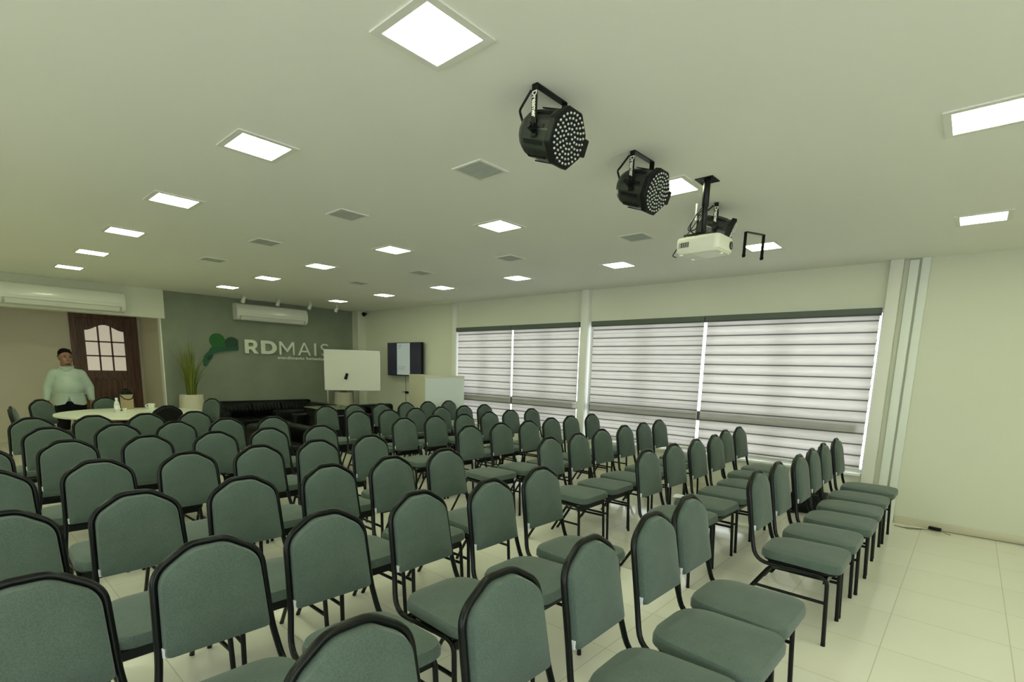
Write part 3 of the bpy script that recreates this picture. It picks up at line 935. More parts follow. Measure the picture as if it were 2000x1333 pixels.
bm = BM(); tube(bm, [(0, -.043, .062), (0, -.072, .055), (0, -.075, .032), (0, -.042, .02)], .007, 6); obj('handle', bm, M['label_w'], t, smooth=True)
bm = BM(); lathe(bm, [(.022, 0), (.03, .045), (.027, .045), (.02, .004), (0, .003)], 16)
o = obj('paper_cup', bm, M['label_w'], None, smooth=True, loc=(-8.88, 1.715, .75)); tag(o, 'small white cup beside the bottle on the round table', 'cup')
bm = BM(); box(bm, -.03, .03, -.045, .045, 0, .012, bev=.004)
o = obj('mobile_phone', bm, M['black_matte'], None, smooth=True, loc=(-9.02, 1.72, .75)); tag(o, 'small black phone lying before the flask on the round table', 'phone')

# ================================================================== STACKING CHAIR
SX = -0.26         # local shift: backrest top sits at local x = -0.26


def lean(z):
    return SX + 0.058 * max(0.0, (0.9 - z)) / 0.345


def make_chair():
    t = thing('padded_chair', 'x', 'chair')
    # seat cushion
    half_b, half_f = .190, .214
    c4 = [(.100 + SX, -half_b, 0), (.100 + SX, half_b, 0), (.535 + SX, half_f, 0), (.535 + SX, -half_f, 0)]
    out = []
    for k, rr in enumerate((.125, .125, .085, .085)):
        out += fillet([c4[k - 1], c4[k], c4[(k + 1) % 4]], rr, 8)[1:-1]
    out = [(p.x, p.y) for p in out]
    bm = BM(); pad(bm, out, lambda u, v, h: (u, v, .415 + h + .012 * math.exp(-((u - SX - .32) / .25) ** 2)), .058, edge=.026, rings=6)
    obj('seat', bm, M['fabric'], t, smooth=True)
    bm = BM(); prism(bm, [(.31 + SX + (u - .31 - SX) * .93, v * .93) for u, v in out], 'z', .404, .416); obj('seat_pan', bm, M['black_matte'], t)
    # backrest cushion
    prof = [(-.163, .560), (.163, .560), (.153, .820), (.052, .886), (-.052, .886), (-.153, .820)]
    ol = []
    for k, rr in enumerate((.018, .018, .042, .026, .026, .042)):
        a3 = [(*prof[k - 1], 0), (*prof[k], 0), (*prof[(k + 1) % 6], 0)]
        ol += fillet(a3, rr, 7)[1:-1]
    ol = [Vector((p.x, p.y, 0)) for p in ol]
    ol = [(p.x, p.y) for p in ol]
    bm = BM(); pad(bm, ol, lambda u, v, h: (lean(v) + h - .008, u, v), .052, edge=.020, rings=6)
    obj('backrest', bm, M['fabric'], t, smooth=True)
    bm = BM(); n = len(ol)
    A = [bm.verts.new((lean(v) - .009, u * .985, .72 + (v - .72) * .985)) for u, v in ol]; B = [bm.verts.new((lean(v) - .026, u * .93, .72 + (v - .72) * .93)) for u, v in ol]
    for k in range(n): bm.faces.new((A[k], A[(k + 1) % n], B[(k + 1) % n], B[k]))
    bm.faces.new(B); bm.faces.new(A[::-1]); obj('back_cover', bm, M['black_matte'], t, smooth=True)
    # tube frame: rails, curved risers and backrest hoop in one bend
    pts = [(.36 + SX, -.192, .398), (.095 + SX, -.197, .394), (lean(.56), -.173, .56), (lean(.826), -.164, .828), (lean(.895), -.054, .898),
           (lean(.895), .054, .898), (lean(.826), .164, .828), (lean(.56), .173, .56), (.095 + SX, .197, .394), (.36 + SX, .192, .398)]
    P = [Vector(pts[0])]
    rad = [0, .09, .05, .050, .028, .028, .050, .05, .09, 0]
    for i in range(1, len(pts) - 1):
        P += fillet([pts[i - 1], pts[i], pts[i + 1]], rad[i], 6)[1:-1]
    P.append(Vector(pts[-1]))
    bm = BM(); tube(bm, P, .0118, 10); obj('back_frame', bm, M['black_metal'], t, smooth=True)
    for s in (-1, 1):
        f = fillet([(.36 + SX, s * .192, .398), (.475 + SX, s * .192, .396), (.495 + SX, s * .200, 0.008)], .08, 8)
        bm = BM(); tube(bm, f, .0112, 10); o = obj('leg', bm, M['black_metal'], t, smooth=True)
        bm = BM(); tube(bm, [(.495 + SX, s * .200, 0.0), (.4945 + SX, s * .200, .02)], .0118, 10); obj('foot_cap', bm, M['black_matte'], o)
    for s in (-1, 1):
        bm = BM(); tube(bm, [(.20 + SX, s * .178, .395), (.165 + SX, s * .182, .355), (-.05 + SX, s * .188, 0.008)], .0112, 10); o = obj('leg', bm, M['black_metal'], t, smooth=True)
        bm = BM(); tube(bm, [(-.055 + SX, s * .188, 0.0), (-.0435 + SX, s * .188, .02)], .0118, 10); obj('foot_cap', bm, M['black_matte'], o)
        bm = BM(); tube(bm, [(.097 + SX, s * .186, .245), (.484 + SX, s * .193, .245)], .0095, 8); obj('stretcher', bm, M['black_metal'], t, smooth=True)
    bm = BM(); box(bm, .455 + SX, .475 + SX, -.19, .19, .352, .392); obj('cross_bar', bm, M['black_metal'], t)
    bm = BM(); box(bm, .16 + SX, .18 + SX, -.18, .18, .378, .402); obj('cross_bar', bm, M['black_metal'], t)
    bm = BM(); box(bm, lean(.59) + .004, lean(.59) + .0215, -.1655, -.153, .566, .596); o = obj('care_label', bm, M['tag'], t)
    o['label'] = 'white fabric care label'
    return t


ROWN = ['front', 'second', 'third', 'fourth', 'fifth', 'sixth', 'back']
RIGHT = [
    [(-.93, 5.81), (-.94, 5.28), (-.93, 4.79), (-.92, 4.32), (-.94, 3.83), (-.94, 3.37)],
    [(-1.93, 6.06), (-1.92, 5.59), (-1.83, 5.04), (-1.82, 4.56), (-1.82, 4.08), (-1.81, 3.59)],
    [(-2.90, 6.03), (-2.85, 5.52), (-2.83, 5.04), (-2.79, 4.50), (-2.75, 4.02), (-2.74, 3.56)],
    [(-3.88, 5.99), (-3.88, 5.49), (-3.85, 5.03), (-3.78, 4.51), (-3.80, 4.06), (-3.81, 3.60)],
    [(-4.93, 5.95), (-4.93, 5.47), (-4.88, 4.98), (-4.81, 4.45), (-4.82, 3.98), (-4.82, 3.52)],
    [(-5.88, 5.89), (-5.85, 5.41), (-5.85, 4.95), (-5.85, 4.48), (-5.82, 4.01), (-5.82, 3.54)],
    [(-6.85, 5.97), (-6.84, 5.50), (-6.80, 5.02), (-6.78, 4.53), (-6.81, 4.09), (-6.74, 3.60)]]
LEFT = [
    [(-.97, 2.39), (-.95, 1.97), (-.96, 1.50), (-.97, 1.05), (-1.01, .58)],
    [(-1.91, 2.40), (-1.87, 1.92), (-1.91, 1.47), (-1.89, .99), (-1.85, .55), (-1.84, .10)],
    [(-2.81, 2.41), (-2.79, 1.93), (-2.79, 1.49), (-2.76, 1.00), (-2.75, .54), (-2.69, .10)],
    [(-3.77, 2.40), (-3.77, 1.93), (-3.76, 1.48), (-3.75, 1.03), (-3.75, .57), (-3.70, .12)],
    [(-4.66, 2.42), (-4.73, 1.96), (-4.71, 1.51), (-4.75, 1.04), (-4.78, .57), (-4.72, .11)],
    [(-5.67, 2.40), (-5.75, 1.96), (-5.70, 1.49), (-5.73, 1.04), (-5.73, .57)],
    [None, (-6.71, 1.95), (-6.68, 1.47), (-6.69, 1.02), (-6.71, .56)]]
chair0 = None


def put_chair(x, y, rz, label, group):
    """x, y is the top of the backrest; rz the way the chair faces"""
    global chair0
    loc = (x - SX * math.cos(rz), y - SX * math.sin(rz), 0)
    if chair0 is None:
        chair0 = make_chair(); chair0.location = loc; chair0.rotation_euler = (0, 0, rz); chair0['label'] = label; chair0['group'] = group
        return chair0
    return copy_thing(chair0, loc, rz, label, group)


jit = random.Random(11)
for ri, row in enumerate(RIGHT):
    for k, (x, y) in enumerate(row):
        put_chair(x, y, math.radians(jit.uniform(-1.6, 1.6)), 'green padded chair, %s row of window-side block, %s from the window' % (ROWN[ri], ORD[k]), 'chairs in the window-side block')
for ri, row in enumerate(LEFT):
    for k, p in enumerate(row):
        if p is None: continue
        put_chair(p[0], p[1], math.radians(jit.uniform(-1.6, 1.6)), 'green padded chair, %s row of block away from windows, %s from the aisle' % (ROWN[ri], ORD[k]), 'chairs in the block away from the windows')
G = 'chairs around the round table'
put_chair(-9.68, 1.64, math.radians(8), 'green padded chair between the round table and the wooden door', G)
put_chair(-9.45, .89, math.radians(38), 'green padded chair at the round table beside the standing man', G)
put_chair(-8.24, .52, math.radians(82), 'green padded chair seen edge-on at the left end of the round table', G)
put_chair(-7.66, 1.93, math.radians(183), 'chair showing its black back, pushed up to the round table', G)
put_chair(-8.83, 2.84, math.radians(-62), 'green padded chair at the round table in front of the sofa', G)

# small things left on the seats and floor
bm = BM(); lathe(bm, [(.022, 0), (.031, .062), (.0335, .064), (.0295, .062), (.020, .004), (0, .003)], 16)
o = obj('plastic_cup', bm, M['label_w'], None, smooth=True, loc=(-3.60, 4.165, .4865)); tag(o, 'small white plastic cup left on a chair seat in the fourth row', 'cup')
bm = BM(); prism(bm, [(-.045, -.035), (.045, -.03), (.04, .035), (-.04, .03)], 'z', 0, .004); prism(bm, [(-.038, -.03), (.038, -.026), (.03, .022), (-.034, .026)], 'z', .004, .018)
o = obj('paper_napkin', bm, M['label_w'], None, loc=(-1.68, 3.98, .4865)); tag(o, 'folded white paper on a second-row seat', 'paper')

t = thing('equipment_box', 'black equipment box on the floor behind the front row by the window', 'equipment case', (-1.20, 6.37, 0), 0)
bm = BM(); box(bm, -.16, .16, -.14, .14, .012, .22, bev=.012); obj('case', bm, M['black_matte'], t, smooth=True)
bm = BM(); box(bm, -.12, .12, -.147, -.139, .08, .19); box(bm, -.10, .02, -.150, -.146, .15, .162); obj('front_panel', bm, M['black_metal'], t)
bm = BM(); tube(bm, fillet([(-.08, -.05, .22), (-.08, -.05, .26), (.08, -.05, .26), (.08, -.05, .22)], .02), .008, 6); obj('handle', bm, M['black_metal'], t, smooth=True)
for sx in (-1, 1):
    for sy in (-1, 1):
        bm = BM(); lathe(bm, [(.015, 0), (.018, .014)], 10, (sx * .12, sy * .10, 0)); obj('rubber_foot', bm, M['black_matte'], t)
bm = BM(); tube(bm, [(-.15, -.13, .05), (-.17, -.19, .012), (-.13, -.24, .008), (-.09, -.20, .008), (-.15, -.17, .008), (-.20, -.22, .008)], .006, 6)
obj('cable', bm, M['black_matte'], t, smooth=True)

bm = BM(); tube(bm, [(-.42, 6.43, .006), (-.30, 6.38, .006), (-.20, 6.46, .006), (-.34, 6.41, .006), (-.16, 6.50, .006), (-.02, 6.535, .006), (.3, 6.553, .006), (.9, 6.56, .006), (2.0, 6.562, .006)], .0045, 6)
o = obj('floor_cable', bm, M['cable_grey'], None, smooth=True); tag(o, 'thin grey cable running along the foot of the white wall', 'cable')
t = thing('power_adapter', 'small black power adapter on the floor by the white wall', 'adapter', (-.10, 6.505, 0), math.radians(-18))
bm = BM(); box(bm, -.05, .05, -.02, .02, .012, .04, bev=.006); obj('adapter_body', bm, M['black_matte'], t, smooth=True)
bm = BM(); tube(bm, [(.05, 0, .02), (.10, -.02, .008), (.14, -.03, .006)], .004, 6); box(bm, -.055, -.045, -.01, .01, 0.0, .02); obj('adapter_cord', bm, M['cable_grey'], t)

# ================================================================== STAGE LIGHTS
def yoke_bm(half, drop, w=.028, th=.005):
    bm = BM()
    box(bm, -w / 2, w / 2, -half, half, -.006, .0005)
    for s in (-1, 1):
        box(bm, -w / 2, w / 2, s * half - th / 2, s * half + th / 2, -drop, -.001)
    return bm


PT = math.radians(20)
ROT = Matrix.Rotation(PT, 4, 'Y')           # aims the can towards +x and down


def make_par():
    t = thing('stage_light', 'x', 'stage light')
    half, drop = .105, .205
    y = obj('yoke', yoke_bm(half, drop), M['black_metal'], t)
    me = text_mesh('yoke_lettering', 'Dreamer', .034, .0015, bold=.0006, spacing=.95)
    wd = max(v.co.x for v in me.vertices)
    for v in me.vertices: v.co.x *= .104 / wd
    place_mesh('yoke_lettering', me, M['letter'], y, (-.009, -half - .0035, -.028), (0, 0, -1), (1, 0, 0), (0, -1, 0))
    piv = Vector((0, 0, -.17))
    T = Matrix.Translation(piv) @ ROT
    def oct_ring(x, r, n=8, rot=PI / 8, sq=1.0):
        return [(x, r * math.cos(rot + 2 * PI * k / n) * sq, r * math.sin(rot + 2 * PI * k / n)) for k in range(n)]
    def shell(rings, m, nm, sm=False):
        bm = BM(); L = [[bm.verts.new(p) for p in r] for r in rings]
        n = len(L[0])
        for A, B in zip(L, L[1:]):
            for k in range(n): bm.faces.new((A[k], A[(k + 1) % n], B[(k + 1) % n], B[k]))
        bm.faces.new(L[0][::-1]); bm.faces.new(L[-1])
        bmesh.ops.bevel(bm, geom=[e for e in bm.edges], offset=.004, segments=1, affect='EDGES')
        bm.transform(T); return obj(nm, bm, m, t, smooth=sm)
    n = 16
    shell([oct_ring(-.125, .050, n), oct_ring(-.118, .072, n), oct_ring(-.085, .092, n), oct_ring(-.02, .100, n), oct_ring(.085, .103, n)], M['par_side'], 'housing')
    shell([oct_ring(.078, .118), oct_ring(.112, .120), oct_ring(.114, .106)], M['black_matte'], 'front_bezel')
    # cooling slots and ribs on the housing
    bm = BM()
    for k in range(10):
        a = 2 * PI * k / 10 + .2
        b2 = BM(); box(b2, -.055, .05, -.008, .008, .0985, .1035)
        b2.transform(Matrix.Rotation(a, 4, 'X')); tmp = bpy.data.meshes.new('tmp'); b2.to_mesh(tmp); b2.free(); bm.from_mesh(tmp); bpy.data.meshes.remove(tmp)
    bm.transform(T); obj('cooling_ribs', bm, M['black_matte'], t)
    bm = BM(); lathe(bm, [(.101, 0), (.101, .004)], 32); bm.transform(Matrix.Translation((.1115, 0, 0)) @ Matrix.Rotation(PI / 2, 4, 'Y')); bm.transform(T)
    obj('face_plate', bm, M['black_matte'], t)
    # LED lenses, one mesh of little domes in rings
    bm = BM()
    for nring, rr in ((1, 0.0), (6, .0195), (12, .038), (17, .0565), (22, .075), (27, .0935)):
        for k in range(nring):
            if nring == 1: continue
            a = 2 * PI * k / nring + rr * 40
            lathe(bm, [(.0060, 0), (.0052, .0045), (.0026, .0066), (0, .007)], 8, (rr * math.cos(a), rr * math.sin(a), 0))
    bm.transform(Matrix.Translation((.1150, 0, 0)) @ Matrix.Rotation(PI / 2, 4, 'Y')); bm.transform(T)
    obj('led_lenses', bm, M['lens'], t, smooth=True)
    for s in (-1, 1):
        bm = BM(); tube(bm, [(0, s * .098, 0), (0, s * .128, 0)], .018, 12); tube(bm, [(0, s * .128, 0), (0, s * .142, 0)], .013, 6); bm.transform(T); obj('tilt_knob', bm, M['black_matte'], t, smooth=False)
    bm = BM(); box(bm, .06, .118, .105, .135, -.035, .035, bev=.005); bm.transform(T); obj('side_clip', bm, M['black_matte'], t)
    a = T @ Vector((-.118, -.03, .0)); b = T @ Vector((-.15, -.06, .06))
    bm = BM(); tube(bm, fillet([a, b, (-.085, -.10, -.075), (-.02, -.104, -.02)], .05, 6), .0055, 6); obj('power_cable', bm, M['black_matte'], t, smooth=True)
    return t


par0 = make_par(); par0.location = (-1.515, 1.89, CEIL)
par0['label'] = 'largest black LED stage light, nearest on the ceiling'; par0['group'] = 'black stage lights on the ceiling'
copy_thing(par0, (-1.515, 2.725, CEIL), math.radians(-2), 'black LED stage light between its nearest twin and the projector')
copy_thing(par0, (-1.515, 3.83, CEIL), math.radians(20), 'black LED stage light partly hidden behind the white projector')
t = thing('yoke_bracket', 'empty black stage light bracket hanging beyond the projector', 'bracket', (-1.52, 4.71, CEIL), math.radians(-24))
obj('bracket_frame', yoke_bm(.105, .205), M['black_metal'], t)
for s in (-1, 1):
    bm = BM(); tube(bm, [(0, s * .095, -.19), (0, s * .115, -.19)], .012, 10); obj('pivot_bolt', bm, M['black_matte'], t)

# ================================================================== PROJECTOR ON ITS CEILING MOUNT
t = thing('projector_mount', 'black ceiling mount pole with square plate holding the projector', 'projector mount', (-1.37, 3.28, CEIL))
bm = BM()
for s in (-1, 1):
    box(bm, -.055, .055, s * .04 - .018, s * .04 + .018, -.006, -.0005)
box(bm, -.055, -.03, -.03, .03, -.006, -.0005); box(bm, .015, .055, -.03, .03, -.006, -.0005)
obj('ceiling_plate', bm, M['black_metal'], t)
bm = BM(); lathe(bm, [(.017, -.315), (.017, -.16), (.021, -.155), (.021, 0)], 14); obj('pole', bm, M['black_metal'], t, smooth=True)
bm = BM(); box(bm, -.05, .05, -.035, .035, -.325, -.312)
for a in (45, 135, 225, 315):
    c = Vector((math.cos(math.radians(a)), math.sin(math.radians(a)), 0))
    tube(bm, [c * .02 + Vector((0, 0, -.318)), c * .12 + Vector((0, 0, -.335))], .007, 6)
obj('spider_arms', bm, M['black_metal'], t)
bm = BM()
tube(bm, fillet([(-.01, -.02, -.16), (-.05, -.04, -.22), (-.07, -.05, -.29), (-.03, -.05, -.33)], .04, 5), .004, 6)
tube(bm, fillet([(-.01, -.02, -.18), (-.075, -.02, -.235), (-.085, -.05, -.30), (-.02, -.05, -.30), (-.03, -.03, -.24)], .04, 5), .004, 6)
tube(bm, fillet([(-.02, 0, -.20), (-.12, 0, -.33), (-.19, -.01, -.43), (-.16, -.01, -.44)], .02, 4), .0035, 6)
obj('cable_loop', bm, M['black_matte'], t, smooth=True)
bm = BM(); box(bm, -.005, .005, -.004, .004, -.235, -.135); bm.transform(Matrix.Translation((-.045, -.02, 0))); o = obj('cable_tie', bm, M['label_w'], t); 
t = thing('projector', 'white projector hanging under the black ceiling pole', 'projector', (-1.355, 3.28, CEIL - .395), math.radians(-3))
bm = BM(); pts = fillet([(-.138, -.11, 0), (.138, -.11, 0), (.138, .11, 0), (-.138, .11, 0)], .035, 5, closed=True)
n = len(pts)
L = []
for z, s in ((-.05, .90), (-.035, 1.0), (.035, 1.0), (.045, .96)):
    L.append([bm.verts.new((p.x * s, p.y * s, z)) for p in pts])
for A, B in zip(L, L[1:]):
    for k in range(n): bm.faces.new((A[k], A[(k + 1) % n], B[(k + 1) % n], B[k]))
bm.faces.new(L[0][::-1]); bm.faces.new(L[-1])
obj('casing', bm, M['projector'], t, smooth=True)
bm = BM()
for k in range(4): box(bm, -.10 + .014 * k, -.091 + .014 * k, -.1115, -.109, -.012, .016)
for k in range(3): box(bm, -.115, -.05, -.1116, -.11, -.014 + k * .011, -.010 + k * .011)
obj('side_vent', bm, M['vent_dark'], t)
bm = BM(); tube(bm, [(.130, .070, .0), (.141, .070, .0)], .024, 20); obj('lens_barrel', bm, M['black_matte'], t, smooth=True)
bm = BM(); tube(bm, [(.141, .070, .0), (.142, .070, .0)], .020, 20); obj('lens', bm, M['black_metal'], t, smooth=True)
bm = BM(); box(bm, -.03, -.026, -.10, .10, -.0525, -.0495); box(bm, .02, .11, -.06, .06, -.0525, -.0495, bev=.001); obj('lamp_cover', bm, M['projector'], t)
for x, y in ((-.11, -.08), (-.11, .08), (.11, 0)):
    bm = BM(); lathe(bm, [(.012, -.058), (.012, -.045)], 12, (x, y, 0)); obj('foot', bm, M['white_plastic'], t)
bm = BM(); tube(bm, [(-.138, -.03, 0), (-.165, -.03, .005)], .009, 8); obj('cable_plug', bm, M['black_matte'], t)


# ================================================================== THE MAN
def capsule(bm, a, b, ra, rb, n=14, k=5):
    a = Vector(a); b = Vector(b); d = (b - a); Ln = d.length; d.normalize()
    u = d.orthogonal().normalized(); v = d.cross(u)
    rings = []
    prof = []
    for i in range(k + 1):
        t_ = -PI / 2 + PI / 2 * i / k; prof.append((ra * math.cos(t_), ra * math.sin(t_)))
    for i in range(k + 1):
        t_ = PI / 2 * i / k; prof.append((rb * math.cos(t_), Ln + rb * math.sin(t_)))
    for r, z in prof:
        r = max(r, 1e-4)
        rings.append([bm.verts.new(a + d * z + (u * math.cos(2 * PI * j / n) + v * math.sin(2 * PI * j / n)) * r) for j in range(n)])
    for A, B in zip(rings, rings[1:]):
        for j in range(n): bm.faces.new((A[j], A[(j + 1) % n], B[(j + 1) % n], B[j]))
    bm.faces.new(rings[0][::-1]); bm.faces.new(rings[-1])


def ell(bm, c, r, n=20, k=14, rot=None):
    rings = []
    for i in range(k + 1):
        t_ = -PI / 2 + PI * i / k; rr = max(math.cos(t_), 1e-3)
        ring = []
        for j in range(n):
            p = Vector((r[0] * rr * math.cos(2 * PI * j / n), r[1] * rr * math.sin(2 * PI * j / n), r[2] * math.sin(t_)))
            if rot: p = rot @ p
            ring.append(bm.verts.new(Vector(c) + p))
        rings.append(ring)
    for A, B in zip(rings, rings[1:]):
        for j in range(n): bm.faces.new((A[j], A[(j + 1) % n], B[(j + 1) % n], B[j]))
    bm.faces.new(rings[0][::-1]); bm.faces.new(rings[-1])


def fuse(name, bm, m, parent, vox, smooth_it=4):
    """melt overlapping volumes into one continuous skin"""
    bmesh.ops.recalc_face_normals(bm, faces=bm.faces[:])
    me = bpy.data.meshes.new(name); bm.to_mesh(me); bm.free()
    o = bpy.data.objects.new(name, me); COL.objects.link(o)
    r = o.modifiers.new('r', 'REMESH'); r.mode = 'VOXEL'; r.voxel_size = vox
    s = o.modifiers.new('s', 'SMOOTH'); s.factor = .5; s.iterations = smooth_it
    bpy.context.view_layer.update(); dg = bpy.context.evaluated_depsgraph_get()
    me2 = bpy.data.meshes.new_from_object(o.evaluated_get(dg)); me2.name = name
    bpy.data.objects.remove(o)
    for p in me2.polygons: p.use_smooth = True
    me2.materials.clear(); me2.materials.append(m)
    o = bpy.data.objects.new(name, me2); link(o, parent)
    return o


man = thing('person', 'heavyset man in pale mint shirt and dark trousers standing by the door', 'person', (-10.25, 1.315, 0), math.radians(-10))
# local: faces +x; left hand at +y.  standing height 1.60
HR = Matrix.Rotation(math.radians(18), 3, 'Z')
hc = Vector((.02, 0, 1.475))
def hp(x, y, z): return hc + HR @ Vector((x, y, z))
bm = BM()
ell(bm, hp(-.005, 0, .02), (.095, .078, .105)); ell(bm, hp(.02, 0, -.045), (.078, .068, .075))   # skull, jaw
ell(bm, hp(.068, 0, -.075), (.032, .036, .028)); ell(bm, hp(.097, 0, -.012), (.018, .016, .030)); ell(bm, hp(.106, 0, -.024), (.014, .019, .013))
for s in (-1, 1):
    ell(bm, hp(-.005, s * .080, -.005), (.020, .010, .032)); ell(bm, hp(.06, s * .038, -.032), (.03, .028, .03)); ell(bm, hp(.078, s * .034, .022), (.016, .026, .010))
ell(bm, hp(.088, 0, -.052), (.012, .026, .008)); ell(bm, hp(.088, 0, -.062), (.012, .022, .008))
capsule(bm, (-.02, 0, 1.30), hp(-.02, 0, -.06), .072, .066)
ell(bm, (0, 0, 1.10), (.12, .17, .22)); ell(bm, (0, 0, .80), (.12, .16, .14))
def arm_pts(s):
    sh = Vector((-.01, s * .150, 1.232)); el = Vector((-.035, s * .238, 1.03)); wr = Vector((.04, s * .255, .85))
    return sh, el, wr
for s in (-1, 1):
    sh, el, wr = arm_pts(s)
    capsule(bm, sh, el, .055, .044); capsule(bm, el, wr, .044, .030)
    dv = (wr - el).normalized()
    pc = wr + dv * .05
    capsule(bm, wr, pc + dv * .02, .028, .030); ell(bm, pc + dv * .012, (.032, .016, .046))
    for f in range(4):
        fx = (-.026 + .0175 * f); ln = (.062, .072, .070, .055)[f]
        b0 = pc + dv * .045 + Vector((fx, 0, 0)); b1 = b0 + (dv * .6 + Vector((.0, -s * .35, -.55))).normalized() * ln * .55
        b2_ = b1 + Vector((-.1, -s * .55, -.8)).normalized() * ln * .5
        capsule(bm, b0, b1, .0095, .009, 8, 3); capsule(bm, b1, b2_, .009, .0078, 8, 3)
    th0 = pc + Vector((.028, 0, .005)); th1 = th0 + Vector((.024, -s * .012, -.035)); th2 = th1 + Vector((.006, -s * .014, -.028))
    capsule(bm, th0, th1, .012, .0105, 8, 3); capsule(bm, th1, th2, .0105, .0085, 8, 3)
    capsule(bm, (0, s * .10, .78), (.01, s * .115, .42), .085, .06); capsule(bm, (.01, s * .115, .42), (-.01, s * .12, .09), .055, .038)
    capsule(bm, (-.03, s * .12, .05), (.10, s * .13, .035), .036, .03)
fuse('body', bm, M['skin'], man, .0075, 3)
# hair
bm = BM()
ell(bm, hp(-.022, 0, .062), (.096, .084, .082)); ell(bm, hp(-.045, 0, .015), (.070, .084, .085)); ell(bm, hp(.04, 0, .112), (.045, .058, .022))
fuse('hair', bm, M['hair'], man, .008, 2)
bm = BM()
ell(bm, hp(.088, 0, -.092), (.015, .022, .013)); ell(bm, hp(.105, 0, -.042), (.004, .022, .003))
for s in (-1, 1): ell(bm, hp(.0945, s * .034, .031), (.005, .020, .004))
for s in (-1, 1): ell(bm, hp(.0945, s * .033, .010), (.004, .011, .0045))
obj('brows_and_beard', bm, M['beard'], man, smooth=True)
# shirt
bm = BM()
ell(bm, (0.0, 0, 1.175), (.130, .165, .135)); ell(bm, (.035, 0, 1.02), (.180, .187, .20)); ell(bm, (.03, 0, .92), (.170, .183, .15))
capsule(bm, (-.01, 0, 1.265), (-.01, .135, 1.232), .076, .070); capsule(bm, (-.01, 0, 1.265), (-.01, -.135, 1.232), .076, .070); capsule(bm, (-.015, 0, 1.25), (-.01, 0, 1.318), .095, .076)
for s in (-1, 1):
    sh, el, wr = arm_pts(s)
    capsule(bm, sh, el, .074, .064); capsule(bm, el, wr + Vector((0, 0, .01)), .062, .043)
sh_o = fuse('shirt', bm, M['shirt'], man, .010, 5)
# open tail: two hem flaps hanging over the trousers
for s in (-1, 1):
    bm = BM(); nx = 12
    rowt, rowb, rowt2, rowb2 = [], [], [], []
    for i in range(nx + 1):
        u = i / nx; a = math.radians(4 + 150 * u)
        cx, cy = .03 + .178 * math.cos(a), s * .196 * math.sin(a)
        hem = .765 + .085 * (abs(u - .32) / .68) ** 1.2 + (.05 if u < .08 else 0)
        rowt.append(bm.verts.new((cx * .97, cy * .97, .90))); rowb.append(bm.verts.new((cx, cy, hem)))
        rowt2.append(bm.verts.new((cx * .92, cy * .92, .90))); rowb2.append(bm.verts.new((cx * .96, cy * .96, hem)))
    for i in range(nx):
        bm.faces.new((rowt[i], rowt[i + 1], rowb[i + 1], rowb[i])); bm.faces.new((rowt2[i], rowb2[i], rowb2[i + 1], rowt2[i + 1]))
        bm.faces.new((rowb[i], rowb[i + 1], rowb2[i + 1], rowb2[i]))
    obj('shirt_tail', bm, M['shirt'], sh_o, smooth=True)
bm = BM()
for s in (-1, 1):
    tube(bm, [(.085, s * .010, 1.282), (.062, s * .05, 1.318), (.0, s * .078, 1.345), (-.06, s * .045, 1.352)], .012, 6)
obj('collar', bm, M['shirt'], sh_o, smooth=True)
bm = BM()
for k in range(6):
    z = 1.24 - k * .06; xx = .135 + .085 * math.sin(PI * min(1, (1.30 - z) / .5)) ** 1.0
    ell(bm, (xx + .0, 0, z), (.006, .006, .006), 8, 6)
obj('shirt_button', bm, M['trim_white'], sh_o, smooth=True)
# trousers
bm = BM()
ell(bm, (.01, 0, .80), (.155, .182, .15))
for s in (-1, 1):
    capsule(bm, (.0, s * .092, .74), (.01, s * .105, .42), .10, .08); capsule(bm, (.01, s * .105, .42), (-.01, s * .115, .07), .076, .066)
fuse('trousers', bm, M['trousers'], man, .011, 4)
for s in (-1, 1):
    bm = BM(); ell(bm, (.055, s * .128, .04), (.13, .05, .045)); ell(bm, (-.03, s * .12, .06), (.06, .046, .06)); box(bm, -.08, .18, s * .128 - .045, s * .128 + .045, 0, .02, bev=.008)
    obj('shoe', bm, M['shoe'], man, smooth=True)

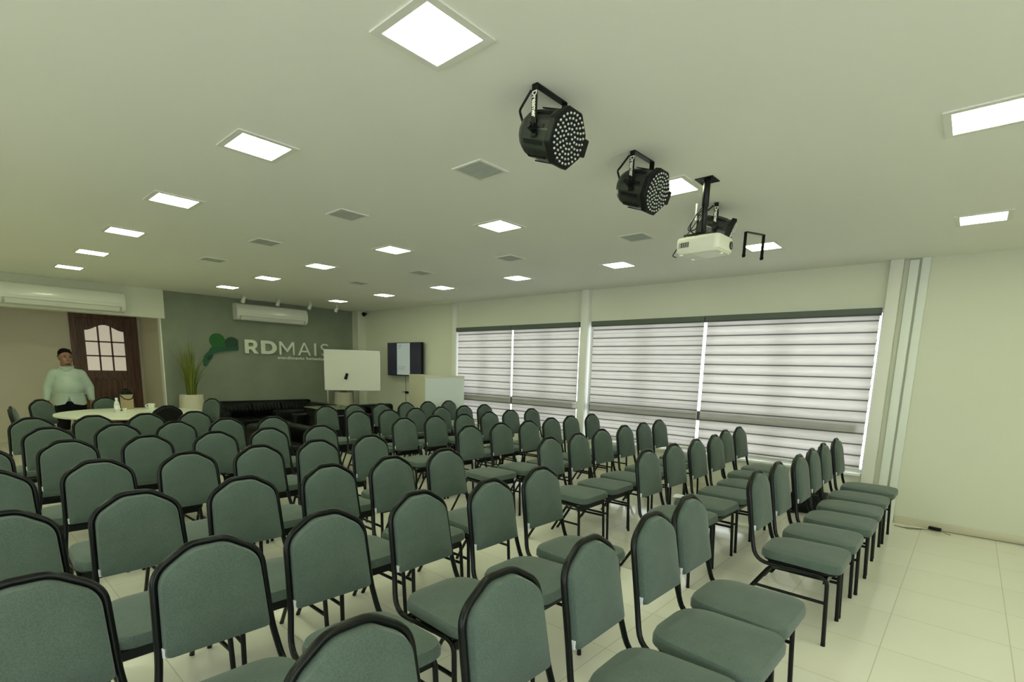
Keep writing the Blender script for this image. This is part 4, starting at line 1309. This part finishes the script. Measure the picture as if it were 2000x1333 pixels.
# ================================================================== CAMERA, SKY, SETTINGS
cd = bpy.data.cameras.new('camera'); cam = bpy.data.objects.new('camera', cd); COL.objects.link(cam)
mw = Matrix((CR, CU, -CW)).transposed().to_4x4(); mw.translation = Vector((0, 0, CH)); cam.matrix_world = mw
cd.sensor_fit = 'HORIZONTAL'; cd.sensor_width = 36.0; cd.lens = CF * 36.0 / 2000.0
cd.shift_x = -(CPX - 1000.0) / 2000.0; cd.shift_y = (CPY - 666.5) / 2000.0
cd.clip_start = 0.05; cd.clip_end = 200
SC.camera = cam

wd = bpy.data.worlds.new('overcast_sky'); SC.world = wd; wd.use_nodes = True
bg = wd.node_tree.nodes['Background']
bg.inputs['Color'].default_value = (0.96, 0.97, 1.0, 1); bg.inputs['Strength'].default_value = 6.2


def portal(name, loc, rot, sx, sy):
    l = bpy.data.lights.new(name, 'AREA'); l.shape = 'RECTANGLE'; l.size = sx; l.size_y = sy
    l.cycles.is_portal = True
    o = bpy.data.objects.new(name, l); COL.objects.link(o); o.location = loc; o.rotation_euler = rot
    return o


portal('sky_portal', ((W1[0] + W1[1]) / 2, YW + .21, (Z_SILL + Z_HEAD) / 2), (-PI / 2, 0, 0), W1[1] - W1[0], Z_HEAD - Z_SILL)
portal('sky_portal', ((W2[0] + W2[1]) / 2, YW + .21, (Z_SILL + Z_HEAD) / 2), (-PI / 2, 0, 0), W2[1] - W2[0], Z_HEAD - Z_SILL)
portal('sky_portal', ((S1 + S2) / 2, Y0 - .21, (SZ0 + SZ1) / 2), (PI / 2, 0, 0), S2 - S1, SZ1 - SZ0)
portal('sky_portal', (X1 + .21, (E1 + E2) / 2, (SZ0 + SZ1) / 2), (PI / 2, 0, PI / 2), E2 - E1, SZ1 - SZ0)

vs = SC.view_settings
vs.view_transform = 'Standard'; vs.look = 'None'; vs.gamma = 1.0; vs.exposure = -0.04
try: vs.use_curve_mapping = False
except Exception: pass
SC.cycles.use_denoising = True
SC.cycles.max_bounces = 10; SC.cycles.diffuse_bounces = 6; SC.cycles.transparent_max_bounces = 8
SC.cycles.sample_clamp_indirect = 6.0
